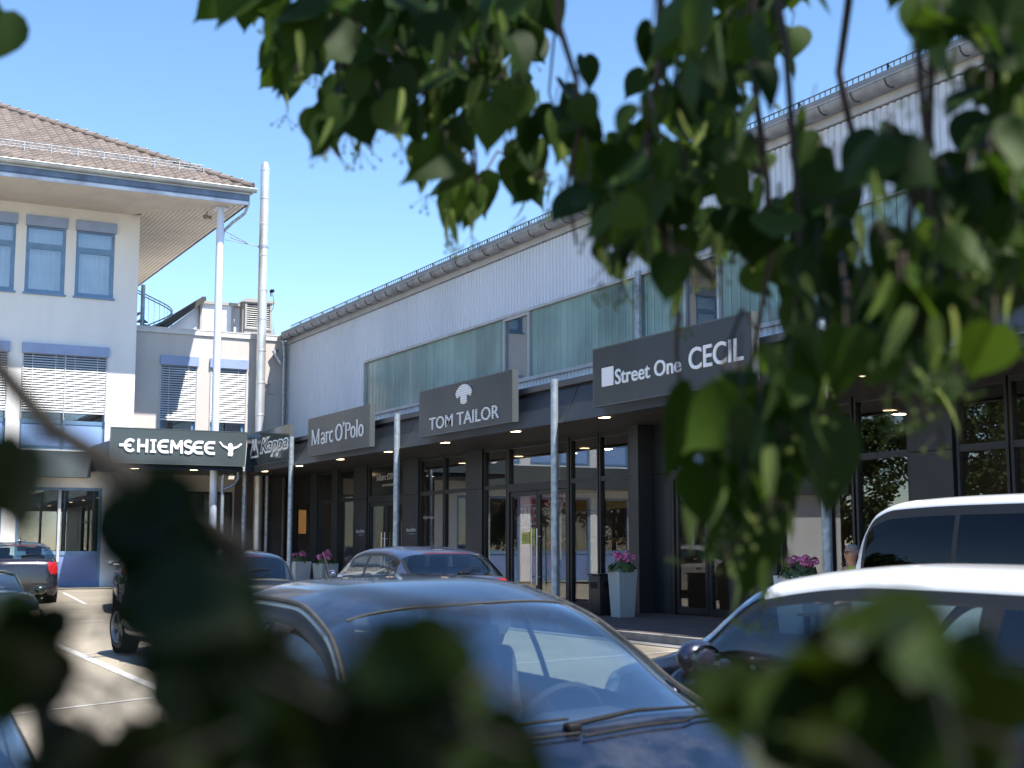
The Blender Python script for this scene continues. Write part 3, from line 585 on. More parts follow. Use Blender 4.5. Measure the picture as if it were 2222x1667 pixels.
op("gutter", mat("zinc_gutter", (0.42, 0.44, 0.44), 0.45, 0.4, 2, 0.15), ogutter)
SL = 0.525; EZ = 12.78; RX0, RY0, RX1 = XL0-2, EY-.12, EX+.12
ry = (EY-.12 + EB) / 2; hr = ry - RY0
def roof_tiles(m):
    tp, ch = 0.30, 0.335; cosl = 1/math.sqrt(1+SL*SL); nrow = int(hr/(ch*cosl)); nx = int((RX1-RX0)/tp*6)
    for r_ in range(nrow):
        y0 = RY0 + r_*ch*cosl; y1 = RY0 + (r_+1)*ch*cosl
        vs = []; cut = RX1 - (y0 + y1)/2 + RY0 + .05
        k = min(nx, int((cut-RX0)/tp*6))
        for yy, lift in ((y0, .032), ((y0+y1)/2, .016), (y1 + .01, .0)):
            for i in range(k+1):
                x = RX0 + i*tp/6; ph = 2*math.pi*(i % 6)/6
                vs.append((x, yy, EZ + (yy-RY0)*SL + lift + .034*math.cos(ph)))
        n1 = k+1
        m.add(vs, [(i + a*n1, i+1 + a*n1, i+1 + (a+1)*n1, i + (a+1)*n1) for a in range(2) for i in range(k)], True)
        m.add([(RX0 + i*tp/6, y0+.004, EZ + (y0-RY0)*SL + l + .034*math.cos(2*math.pi*(i % 6)/6)) for l in (-.012, .032) for i in range(k+1)], [(i, i+1, i+1+n1, i+n1) for i in range(k)])
op("roof", TILE, lambda m: (roof_tiles(m), m.add([(RX1, RY0, EZ-.03), (RX1, EB+.1, EZ-.03), (RX1-hr, ry, EZ-.03+hr*SL)], [(0,1,2)]), m.add([(RX0, EB+.1, EZ-.03), (RX1, EB+.1, EZ-.03), (RX1-hr, ry, EZ-.03+hr*SL), (RX0, ry, EZ-.03+hr*SL)], [(0,1,2,3)]),
   m.add([(RX0, RY0, EZ-.05), (RX1, RY0, EZ-.05), (RX1-hr, ry, EZ-.05+hr*SL), (RX0, ry, EZ-.05+hr*SL)], [(0,1,2,3)])), sharp=50)
def hipcaps(m):
    n = int(hr*1.5/.40)
    for i in range(n):
        t0, t1 = i/n, (i+1.12)/n
        a = Vector((RX1-hr*t0, RY0+hr*t0, EZ+hr*SL*t0+.02)); b = Vector((RX1-hr*t1, RY0+hr*t1, EZ+hr*SL*t1+.02))
        m.tube([a + Vector((0,0,.015)), b], [.13, .10], 10)
        if i % 3 == 1: m.sphere(a + Vector((0, 0, .14)), .035, 8, 6, mi=1)
    k = int((RX1-hr-RX0)/.4)
    for i in range(k): m.tube([(RX1-hr-.4*i, ry, EZ+hr*SL+.03), (RX1-hr-.4*i-.43, ry, EZ+hr*SL+.015)], [.12, .10], 8)
op("ridge_tile", [TILE, TRIM], hipcaps)
def osnow(m):
    y = RY0 + 1.05; zr = EZ + 1.05*SL
    xe = RX1 - 1.05 - .25; x = xe
    for z in (.09, .17, .26): m.tube([(RX0, y, zr+z), (xe, y, zr+z)], .008 if z < .25 else .011, 5)
    k = 0
    while x > RX0:
        if k % 6 == 0: m.box((x-.012, y-.008, zr-.02), (x+.012, y+.008, zr+.27)); m.tube([(x, y, zr+.25), (x, y+.28, zr+.17)], .008, 5)
        else: m.tube([(x-.06, y, zr+.09), (x+.06, y, zr+.26)], .006, 4)
        x -= .13; k += 1
op("snow_guard", GALV, osnow, sharp=0)
op("column", COLW, lambda m: (m.tube([(11.7, 42.0, .15), (11.7, 42.0, 12.2)], .118, 28), m.box((11.52, 41.82, 12.16), (11.88, 42.18, 12.225))))
op("downpipe", GALV, lambda m: (m.tube([(12.42, 41.4, 12.58), (12.44, 41.45, 12.3), (12.36, 41.55, 12.02), (12.05, 41.8, 11.75), (11.84, 42.1, 11.5), (11.82, 42.14, 11.2), (11.82, 42.14, .25)], .05, 12)))
op("spotlight", mat("floodlight_body", (0.25, 0.2, 0.16), 0.5, 0.3), lambda m: (m.tube([(11.45, 42.7, 12.22), (11.45, 42.7, 12.1)], .02, 8), m.lathe([(.001, -.09), (.05, -.09), (.075, 0), (.08, .06), (.06, .065), (.001, .05)], (11.4, 42.62, 12.04), 'y', 14), m.lathe([(.001, -.07), (.04, -.07), (.06, 0), (.065, .05), (.001, .05)], (11.55, 42.7, 12.05), 'x', 14)))
# low canopy band along the office front
op("canopy_band", mat("grey_green_band", (0.07, 0.088, 0.092), 0.5, 0.2, 1, 0.1), lambda m: (m.box((XL0, YL-.55, 3.62), (8.3, YL-.5, 4.42)), m.box((8.25, YL-.5, 3.62), (8.3, YL, 4.42)), m.box((XL0, YL-.5, 4.38), (8.25, YL, 4.42)), m.box((XL0, YL-.5, 3.62), (8.25, YL, 3.66))))
# ================================================================ LINK BUILDING
YK = 45.0
link = thing("link_building", "low grey rendered link block between the office and the hall", "building", (12, YK, 0))
LO = Vector((12, YK, 0))
def lp(name, mats, fn, parent=None, sharp=35):
    mm = MB(); fn(mm); mm.v = [(v[0]-LO.x, v[1]-LO.y, v[2]) for v in mm.v]; return mm.build(name, mats, parent or link, sharp)
lk = [(10.66, 11.88, 5.2, 7.77), (12.33, 13.58, 5.2, 7.75)]
lf = lambda u, v, d: (u, YK + d, v)
lp("wall", WALLG, lambda m: (holes_wall(m, lf, XR+.003, 14.98, 0, 8.55, lk + [(11.2, 13.2, .25, 3.3)], .15), m.box((XR+.01, YK+.2, 3.5), (20, YK+9, 8.5)), m.box((XR+.01, YK+1.5, 0), (20, YK+9, 3.5))), sharp=0)
lp("coping", mat("pale_coping", (0.6, 0.585, 0.57), 0.7, 0, 2, 0.08), lambda m: (m.box((XR+.01, YK-.06, 8.53), (14.72, YK+.3, 8.70)), m.box((XR+.01, YK-.075, 8.69), (14.72, YK+.3, 8.72))))
for a, b, z0, z1 in lk:
    c = (a+b)/2
    fr = lp("window", BLUEF, lambda m: (frame_rect(m, a, b, z0, z1, YK+.07, YK+.13, .07), m.box((a-.05, YK-.05, z0-.05), (b+.05, YK+.1, z0)), frame_rect(m, a+.07, b-.07, z0+.07, z1-.3, YK+.08, YK+.12, .06)))
    lp("pane", OFFG, lambda m: m.box((a+.1, YK+.1, z0+.1), (b-.1, YK+.11, z1-.3)), fr)
    lp("blind_box", BLUEB, lambda m: m.box((a-.03, YK-.1, 7.47), (b+.03, YK+.1, 7.78)), fr)
    lp("blind", SLAT, lambda m: blind(m, a+.03, b-.03, 5.68, 7.48, YK+.02), fr, 0)
    [lp("guide_rail", TRIM, lambda m: m.box((x-.015, YK-.03, 5.25), (x+.015, YK+.05, 7.48)), fr) for x in (a+.012, b-.012)]
    lp("room_back", DARK, lambda m: m.box((a-.1, YK+.18, z0-.1), (b+.1, YK+.19, z1+.1)), fr)
dr = lp("shop_window", FRAME, lambda m: (frame_rect(m, 11.2, 13.2, .25, 3.3, YK+.03, YK+.12, .08), m.box((12.16, YK+.03, .33), (12.24, YK+.12, 3.22))))
lp("pane", SHOPG, lambda m: m.box((11.28, YK+.07, .33), (13.12, YK+.08, 3.22)), dr)
lp("alarm_box", TRIM, lambda m: m.box((14.35, YK-.06, 6.68), (14.55, YK, 6.86)))
lp("wall_lamp", TRIM, lambda m: (m.box((14.05, YK-.1, 7.02), (14.4, YK-.03, 7.06)), m.box((14.15, YK-.03, 6.98), (14.22, YK, 7.06))))
# canopy in front of the link
lp("canopy_fascia", ANTH, lambda m: (m.prism([(41.28, 3.8), (41.68, 4.7), (41.72, 4.7), (41.42, 3.83)], lambda u, v, d: (d, u, v), 8.4, 12.8), m.box((8.42, 41.5, 3.84), (13.0, YK, 3.9)), m.box((8.42, 41.7, 4.58), (13.2, YK, 4.64)), m.box((8.38, 41.42, 3.82), (8.42, YL-.02, 4.6))))
for x in (9.2, 11.0):
    dl = lp("downlight", TRIM, lambda m: m.lathe([(.075, 3.84), (.115, 3.84), (.115, 3.825), (.075, 3.825)], (x, 41.75, 0), 'z', 20))
    lp("lamp", LAMP, lambda m: m.lathe([(.001, 3.818), (.118, 3.818), (.12, 3.824)], (x, 41.75, 0), 'z', 20), dl)
for pts_, r_ in (([(11.92, 41.75, .2), (11.92, 41.75, 3.55), (11.95, 41.75, 3.7)], .055), ([(12.4, 41.75, 3.8), (12.4, 41.75, 3.6), (12.25, 41.75, 3.38), (11.95, 41.75, 3.25)], .05), ([(14.2, 44.4, .2), (14.2, 44.4, 3.84)], .07)):
    lp("downpipe", GALV, lambda m: m.tube(pts_, r_, 12))
lp("wall_panel", mat("brown_wall_panel", (0.11, 0.095, 0.09), 0.8, 0, 1, 0.15), lambda m: m.box((XR+.1, YK-.08, .1), (11.15, YK-.01, 3.84)))
lp("wall_panel", MATS["brown_wall_panel"], lambda m: m.box((13.25, YK-.08, .1), (14.9, YK-.01, 3.84)))
# shed and louvre on the link roof
def shed(m):
    y0, y1 = 46.4, 51
    m.prism([(10.9, 9.0), (12.25, 10.05), (12.38, 10.05), (12.38, 9.93), (11.05, 8.85)], lambda u, v, d: (u, d, v), y0-.45, y1)
sh = lp("roof_shed", mat("dark_roof_felt", (0.05, 0.048, 0.045), 0.8, 0, 2, 0.2), shed)
lp("shed_wall", mat("white_cladding", (0.66, 0.7, 0.78), 0.5, 0, 2, 0.05), lambda m: (m.prism([(11.3, 9.0), (12.3, 9.85), (12.3, 8.5), (11.3, 8.5)], lambda u, v, d: (u, d, v), y_ := 46.45, 46.5), m.box((12.34, 46.3, 8.5), (13.38, 46.35, 9.86)), m.box((13.42, 46.45, 8.5), (13.74, 46.5, 9.9))), sh)
lp("shed_post", mat("grey_cladding", (0.34, 0.33, 0.32), 0.6), lambda m: (m.box((12.26, 46.25, 8.5), (12.34, 46.5, 9.95)), m.box((13.38, 46.25, 8.5), (13.46, 46.5, 9.95)), m.box((12.3, 46.2, 9.86), (13.7, 46.9, 9.96))), sh)
lv = lp("roof_vent", mat("grey_cladding", (0.34, 0.33, 0.32), 0.6), lambda m: (m.box((13.72, 46.1, 8.5), (13.78, 47.5, 10.0)), frame_rect(m, 13.78, 14.75, 9.05, 10.05, 46.0, 46.1, .07), m.prism([(13.66, 10.0), (13.82, 10.14), (14.85, 10.1), (14.85, 10.02)], lambda u, v, d: (u, d, v), 45.95, 47.5), m.box((13.78, 46.05, 8.5), (14.8, 47.4, 9.05))))
lp("louvre", mat("pale_louvre", (0.6, 0.6, 0.57), 0.5), lambda m: [m.add([(13.84, 46.02, 9.12+.075*k), (14.7, 46.02, 9.12+.075*k), (14.7, 46.08, 9.165+.075*k), (13.84, 46.08, 9.165+.075*k)], [(0,1,2,3)]) for k in range(12)], lv, 0)
lp("louvre_back", DARK, lambda m: m.box((13.84, 46.09, 9.1), (14.7, 46.1, 10.0)), lv)
# ---------------- chimney, spiral stair, gable camera, weeds
ch = thing("flue_chimney", "tall stainless steel flue pipe with rounded cap rising beside the grey link block", "chimney", (13.95, 44.6, .2))
def flue(m):
    m.lathe([(.155, 0), (.155, 14.25)], (0,0,0), 'z', 28); m.lathe([(.155, 14.25), (.15, 14.34), (.12, 14.44), (.06, 14.5), (.001, 14.52)], (0,0,0), 'z', 28)
part("flue_pipe", STEEL, ch, flue)
part("joint_band", STEEL, ch, lambda m: [m.lathe([(.156, z-.03), (.168, z-.02), (.168, z+.02), (.156, z+.03)], (0,0,0), 'z', 28) for z in (1.2, 2.4, 4.6, 5.7, 6.8, 7.9, 9.0, 10.0, 11.2, 12.3, 13.2, 14.2)])
part("stay_bracket", GALV, ch, lambda m: (m.tube([(-.17, 0, 11.5), (-.55, -.2, 11.5)], .018, 6), m.tube([(-.55, -.2, 11.5), (-1.5, -.6, 11.75)], .016, 6), m.tube([(-.55, -.2, 11.5), (-1.5, -1.2, 11.42)], .016, 6), m.tube([(-.4, -.15, 11.49), (-1.6, -.9, 11.4)], .012, 6), m.lathe([(.156, 11.46), (.175, 11.46), (.175, 11.54), (.156, 11.54)], (0,0,0), 'z', 24)))
cm = thing("security_camera", "small black security camera on a thin cable beside the flue pipe", "camera", (14.25, 44.6, 10.0))
part("camera_body", BLACK, cm, lambda m: (m.rbox((.02, -.05, .18), (.12, .2, .1), .02), m.tube([(0, 0, 0), (0, 0, .15)], .02, 8)))
part("cable", BLACK, cm, lambda m: m.tube([(.05, 0, .1), (.1, 0, -.1), (.1, 0, -.35), (.04, 0, -.5), (-.1, 0, -.55)], .01, 5))
st_ = thing("spiral_staircase", "grey steel spiral staircase with curved railing behind the link roof", "staircase", (10.72, 48.2, 8.5))
def spir(m):
    m.tube([(0,0,-1), (0,0,2.2)], .075, 14)
def steps(m):
    for k in range(11):
        a0 = R(-150 + 24*k); z = -.9 + .21*k
        c = [(.07*math.cos(a0), .07*math.sin(a0)), (1.0*math.cos(a0), 1.0*math.sin(a0)), (1.0*math.cos(a0+R(25)), 1.0*math.sin(a0+R(25))), (.07*math.cos(a0+R(25)), .07*math.sin(a0+R(25)))]
        m.prism(c, lambda u, v, d: (u, v, d), z, z+.04)
def hrail(m):
    for h in (1.0, .9): m.tube([(1.02*math.cos(R(-150+24*t/4)), 1.02*math.sin(R(-150+24*t/4)), -.9+.21*t/4+h) for t in range(46)], .022, 6)
    for t in range(0, 46, 2):
        a = R(-150+24*t/4); z = -.9+.21*t/4; m.tube([(1.02*math.cos(a), 1.02*math.sin(a), z), (1.02*math.cos(a), 1.02*math.sin(a), z+1.0)], .008, 5)
part("centre_pole", GALV, st_, spir); part("step", GALV, st_, steps); part("railing", GALV, st_, hrail)
def weed(m):
    rnd = random.Random(5)
    for k in range(14):
        x, y = rnd.uniform(-.3, .3), rnd.uniform(-.1, .1); h = rnd.uniform(.25, .75); dx = rnd.uniform(-.2, .2)
        m.tube([(x, y, 0), (x+dx*.4, y, h*.6), (x+dx, y, h)], [.006, .005, .002], 4)
o = MB(); weed(o); o = o.build("dry_weed", mat("dry_stalk", (0.3, 0.24, 0.17), 0.9)); o.location = (14.35, 45.15, 8.7); tag(o, "tuft of dry weeds growing on the coping by the flue", "weed")
# ---------------- corner sign of the office canopy
s = thing("shop_sign", "green-grey sign box with rounded white capitals and a white jumping figure", "sign", (10.4, 41.2, 3.95), "shop signs along the canopy")
def P2(name, mats, fn):
    mm = MB(); fn(mm); mm.v = [(v[0]-10.4, v[1]-41.2, v[2]-3.95) for v in mm.v]; return mm.build(name, mats, s)
SGR = mat("sign_green_grey", (0.075, 0.095, 0.10), 0.4, 0.35, 1, 0.08)
P2("sign_panel", [SGR, mat("sign_edge", (0.11, 0.125, 0.13), 0.4, 0.4)], lambda m: (m.prism([(8.38, 3.96), (12.44, 3.96), (12.5, 5.0), (8.38, 5.0)], lambda u, v, d: (u, 41.2+d, v), 0, .04), m.box((8.36, 41.19, 4.99), (12.52, 41.345, 5.012), mi=1), m.box((8.36, 41.19, 3.94), (12.44, 41.3, 3.96), mi=1), m.prism([(41.2, 3.97), (41.34, 3.97), (41.34, 4.99), (41.2, 4.99)], lambda u, v, d: (d, u, v), 8.36, 8.38, mi=1)))
cf = front_f(41.198); cfx = lambda u, v, d: cf(8.60 + (u - 8.63)*.905, v, d)
def chiem(m):
    w = .085; z0, z1, zm = 4.28, 4.68, 4.48; u = 8.8
    S_ = lambda pts, ww=w, **k: stroke(m, pts, ww, cfx, 0, .03, **k)
    def E(u): S_(arc(u+.2, zm, .17, .165, 90, 270, 12)); S_([(u+.2, z1-.035), (u+.36, z1-.035)]); S_([(u+.2, z0+.035), (u+.36, z0+.035)]); S_([(u+.05, zm), (u+.31, zm)], .07)
    S_(arc(u+.19, zm, .17, .165, 45, 315, 14)); S_([(u-.17, zm), (u+.22, zm)], .08); u += .42
    S_([(u+.04, z0), (u+.04, z1)]); S_([(u+.31, z0), (u+.31, z1)]); S_([(u+.04, zm), (u+.31, zm)]); u += .43
    S_([(u+.09, z0), (u+.09, z1)]); S_([(u-.01, z1-.03), (u+.19, z1-.03)], .06); S_([(u-.01, z0+.03), (u+.19, z0+.03)], .06); u += .24
    E(u); u += .41
    S_([(u+.04, z0), (u+.06, z1)]); S_([(u+.06, z1-.02), (u+.22, zm-.06)]); S_([(u+.22, zm-.06), (u+.37, z1-.02)]); S_([(u+.37, z1), (u+.39, z0)]); u += .45
    S_(arc(u+.16, zm+.1, .115, .085, 30, 270, 10) + arc(u+.16, zm-.085, .125, .095, 90, -150, 10)); u += .31
    E(u); u += .40; E(u)
P2("lettering", WHITE, chiem)
def jumper(m):
    c = 11.97
    pts = [(-.36, 4.67), (-.32, 4.69), (-.22, 4.58), (-.1, 4.535), (-.06, 4.55), (-.07, 4.6), (-.03, 4.645), (.03, 4.645), (.07, 4.6), (.06, 4.55), (.1, 4.535), (.22, 4.57), (.33, 4.66), (.37, 4.63), (.25, 4.52), (.1, 4.46), (.07, 4.40), (.09, 4.31), (.05, 4.24), (-.01, 4.26), (-.06, 4.24), (-.08, 4.31), (-.05, 4.40), (-.09, 4.46), (-.24, 4.53)]
    m.prism([(c+a, b) for a, b in pts], cf, 0, .03)
P2("figure_emblem", WHITE, jumper)
# ---------------- planters, flowers, bin
PLM = mat("planter_zinc_grey", (0.36, 0.41, 0.42), 0.6, 0.1, 1.4, 0.12); PLW = mat("planter_white", (0.55, 0.56, 0.57), 0.6, 0, 2, 0.08)
def planter(loc, m_, label, w=.38, h=.86, wide=1.0):
    t = thing("flower_planter", label, "planter", loc, "tall planters in front of the shops")
    b = w * .78
    def box(mm):
        o = [(-b/2, -b/2*wide, 0), (b/2, -b/2*wide, 0), (b/2, b/2*wide, 0), (-b/2, b/2*wide, 0), (-w/2, -w/2*wide, h), (w/2, -w/2*wide, h), (w/2, w/2*wide, h), (-w/2, w/2*wide, h)]
        i = [(x*.88, y*.88 if wide == 1 else y*.95, h) for x, y, z in o[4:]] + [(x*.85, y*.85, h-.08) for x, y, z in o[4:]]
        mm.add(o + i, [(0,3,2,1), (0,1,5,4), (1,2,6,5), (2,3,7,6), (3,0,4,7)] + [(4+a, 4+(a+1)%4, 8+(a+1)%4, 8+a) for a in range(4)] + [(8+a, 8+(a+1)%4, 12+(a+1)%4, 12+a) for a in range(4)])
    part("pot", m_, t, box, 0)
    part("soil", mat("potting_soil", (0.03, 0.022, 0.016), 0.95, 0, 30, 0.3), t, lambda mm: mm.box((-w*.43, -w*.43*wide, h-.1), (w*.43, w*.43*wide, h-.07)))
    return t
GLEAF = mat("geranium_leaf", (0.045, 0.085, 0.025), 0.6, 0, 8, 0.3); PINK = mat("geranium_pink", (0.62, 0.09, 0.30), 0.6, 0, 20, 0.0, col2=(0.75, 0.3, 0.48))
def geranium(loc, label, wide, seed, nb=9):
    rnd = random.Random(seed); t = thing("geranium_plant", label, "flowers", loc, "pink geraniums in the planters")
    def lv(m):
        for k in range(260):
            a = rnd.uniform(0, 6.28); rr = math.sqrt(rnd.random()); c = Vector((math.cos(a)*rr*.26, math.sin(a)*rr*.26*wide, rnd.uniform(-.1, .24)*(1.1-rr*.9)))
            nrm = Vector((math.cos(a)*rr, math.sin(a)*rr, rnd.uniform(.2, 1))).normalized(); u = nrm.orthogonal().normalized(); w = nrm.cross(u); s_ = rnd.uniform(.025, .05)
            m.add([c + (u*math.cos(q*1.047) + w*math.sin(q*1.047))*s_*(1+.15*(q%2)) + nrm*.008*(q%2) for q in range(6)], [(0,1,2,3,4,5)])
    part("foliage", GLEAF, t, lv, 0)
    for b in range(nb):
        a = rnd.uniform(0, 6.28); rr = rnd.uniform(.2, 1); c = Vector((math.cos(a)*rr*.22, math.sin(a)*rr*.24*wide, rnd.uniform(.16, .34)*(1.15-rr*.5)))
        def bl(m):
            m.tube([(c.x*.7, c.y*.7, .02), tuple(c)], .006, 5)
            for q in range(34):
                d = Vector((rnd.gauss(0,1), rnd.gauss(0,1), rnd.gauss(.3,1))).normalized(); u = d.orthogonal().normalized(); w = d.cross(u); p = c + d*.058; s_ = .027
                m.add([p + u*s_, p + w*s_ + d*.008, p - u*s_, p - w*s_ + d*.008], [(0,1,2,3)])
        part("blossom", PINK, t, bl, 0)
for (x, y, w, h, wide, m_, lab, gl) in ((13.76, 21.62, .40, .87, 1.0, PLM, "tall tapered blue-grey planter beside the pilaster and litter bin", "pink geraniums in the grey planter beside the litter bin"),
     (13.5, 16.3, .42, .86, 1.6, PLW, "pale planter partly hidden behind the white van", "pink geraniums in the pale planter near the white van"),
     (13.5, 39.1, .5, .84, 2.0, PLW, "white planter box by the dark shop entrance, farthest left of the planters", "pink geraniums in the white planter box farthest left"),
     (13.7, 37.3, .5, .8, 1.6, PLM, "dull grey planter box next to the white planter box", "pink geraniums in the dull grey planter next to the white box")):
    z = pave_z(x, y); planter((x, y, z), m_, lab, w, h, wide); geranium((x, y, z + h), gl, wide, int(y*10), 9)
bn = thing("litter_bin", "black square litter bin with side slot next to the grey planter", "bin", (13.85, 22.45, pave_z(13.85, 22.4)))
part("bin_body", mat("bin_black", (0.016, 0.016, 0.017), 0.45, 0.1, 3, 0.2), bn, lambda m: (m.rbox((0, 0, .37), (.40, .42, .74), .012, 2), m.rbox((0, 0, .76), (.44, .46, .03), .01, 2)))
part("bin_slot", BLACK, bn, lambda m: (m.box((-.12, -.218, .5), (.12, -.21, .62)), m.box((-.206, -.12, .5), (-.2, .12, .62))))
# ================================================================ CARS
def pchip(pts):
    xs = [p[0] for p in pts]; ys = [p[1] for p in pts]; n = len(xs)
    h = [xs[i+1]-xs[i] for i in range(n-1)]; dl = [(ys[i+1]-ys[i])/h[i] for i in range(n-1)]
    d = [0.0]*n; d[0] = dl[0]; d[-1] = dl[-1]
    for i in range(1, n-1):
        if dl[i-1]*dl[i] > 0:
            w1 = 2*h[i]+h[i-1]; w2 = h[i]+2*h[i-1]; d[i] = (w1+w2)/(w1/dl[i-1]+w2/dl[i])
    def f(x):
        if x <= xs[0]: return ys[0]
        if x >= xs[-1]: return ys[-1]
        i = 0
        while x > xs[i+1]: i += 1
        t = (x-xs[i])/h[i]; t2 = t*t; t3 = t2*t
        return (2*t3-3*t2+1)*ys[i] + (t3-2*t2+t)*h[i]*d[i] + (-2*t3+3*t2)*ys[i+1] + (t3-t2)*h[i]*d[i+1]
    return f
def paint(name, col, rough=0.22, metal=0.3, dust=0.25, flake=True):
    if name in MATS: return MATS[name]
    m = mat(name, col, rough, metal, None, coat=0.8)
    n = m.node_tree.nodes; l = m.node_tree.links; b = n["Principled BSDF"]; tc = [x for x in n if x.type == 'TEX_COORD'][0]
    b.inputs["Coat Roughness"].default_value = 0.03
    t = n.new("ShaderNodeTexNoise"); t.inputs["Scale"].default_value = 3.2; t.inputs["Detail"].default_value = 9; t.inputs["Roughness"].default_value = 0.68
    l.new(tc.outputs["Object"], t.inputs["Vector"])
    mr = n.new("ShaderNodeMapRange"); mr.inputs[1].default_value = 0.45; mr.inputs[2].default_value = 0.8; mr.inputs[4].default_value = dust
    l.new(t.outputs[0], mr.inputs[0])
    v = n.new("ShaderNodeTexVoronoi"); v.inputs["Scale"].default_value = 26; l.new(tc.outputs["Object"], v.inputs["Vector"])
    vr = n.new("ShaderNodeMapRange"); vr.inputs[1].default_value = 0.10; vr.inputs[2].default_value = 0.05; vr.inputs[4].default_value = dust * 1.2; l.new(v.outputs[0], vr.inputs[0])
    ad = n.new("ShaderNodeMath"); ad.operation = 'ADD'; ad.use_clamp = True; l.new(mr.outputs[0], ad.inputs[0]); l.new(vr.outputs[0], ad.inputs[1])
    ge = n.new("ShaderNodeNewGeometry")
    mx = n.new("ShaderNodeMix"); mx.data_type = 'RGBA'; mx.inputs[6].default_value = (*col, 1); mx.inputs[7].default_value = (0.42, 0.40, 0.37, 1)
    l.new(ad.outputs[0], mx.inputs[0])
    bk = n.new("ShaderNodeMix"); bk.data_type = 'RGBA'; bk.inputs[7].default_value = (0.05, 0.05, 0.055, 1)      # inside of the shell is trim, not paint
    l.new(ge.outputs["Backfacing"], bk.inputs[0]); l.new(mx.outputs[2], bk.inputs[6]); l.new(bk.outputs[2], b.inputs["Base Color"])
    cw = n.new("ShaderNodeMath"); cw.operation = 'MULTIPLY_ADD'; cw.inputs[1].default_value = -0.9; cw.inputs[2].default_value = 0.9; cw.use_clamp = True
    mb = n.new("ShaderNodeMath"); mb.operation = 'MAXIMUM'; l.new(ad.outputs[0], mb.inputs[0]); l.new(ge.outputs["Backfacing"], mb.inputs[1]); l.new(mb.outputs[0], cw.inputs[0]); l.new(cw.outputs[0], b.inputs["Coat Weight"])
    rr = n.new("ShaderNodeMapRange"); rr.inputs[3].default_value = rough; rr.inputs[4].default_value = 0.7; l.new(mb.outputs[0], rr.inputs[0]); l.new(rr.outputs[0], b.inputs["Roughness"])
    return m
TYRE = mat("tyre_rubber", (0.016, 0.016, 0.017), 0.75, 0, 30, 0.2); RIM = mat("alloy_rim", (0.42, 0.43, 0.46), 0.3, 0.8, 6, 0.1)
CGL = glass("car_glass", (0.58, 0.71, 0.70), 1.1, 0.03); CGD = glass("privacy_glass", (0.04, 0.045, 0.05), .45, 0.005); CGF = glass("windscreen_glass", (0.66, 0.76, 0.78), 2.4, 0.14)
RED = mat("lamp_red", (0.36, 0.012, 0.016), 0.12, 0, 30, 0.2, spec=0.8); CLEAR = mat("lamp_clear", (0.6, 0.62, 0.63), 0.1, 0.3); AMBER = mat("lamp_amber", (0.75, 0.2, 0.02), 0.15)
CABIN = mat("cabin_trim", (0.03, 0.031, 0.034), 0.7, 0, 12, 0.2); SEAT = mat("seat_cloth", (0.05, 0.052, 0.06), 0.9, 0, 20, 0.25); CHROME = mat("chrome", (0.75, 0.75, 0.76), 0.08, 1.0); PLATE = mat("number_plate", (0.65, 0.65, 0.63), 0.5)
MIRG = mat("mirror_glass", (0.8, 0.85, 0.85), 0.03, 1.0); SEAL = mat("rubber_seal", (0.014, 0.014, 0.015), 0.55)

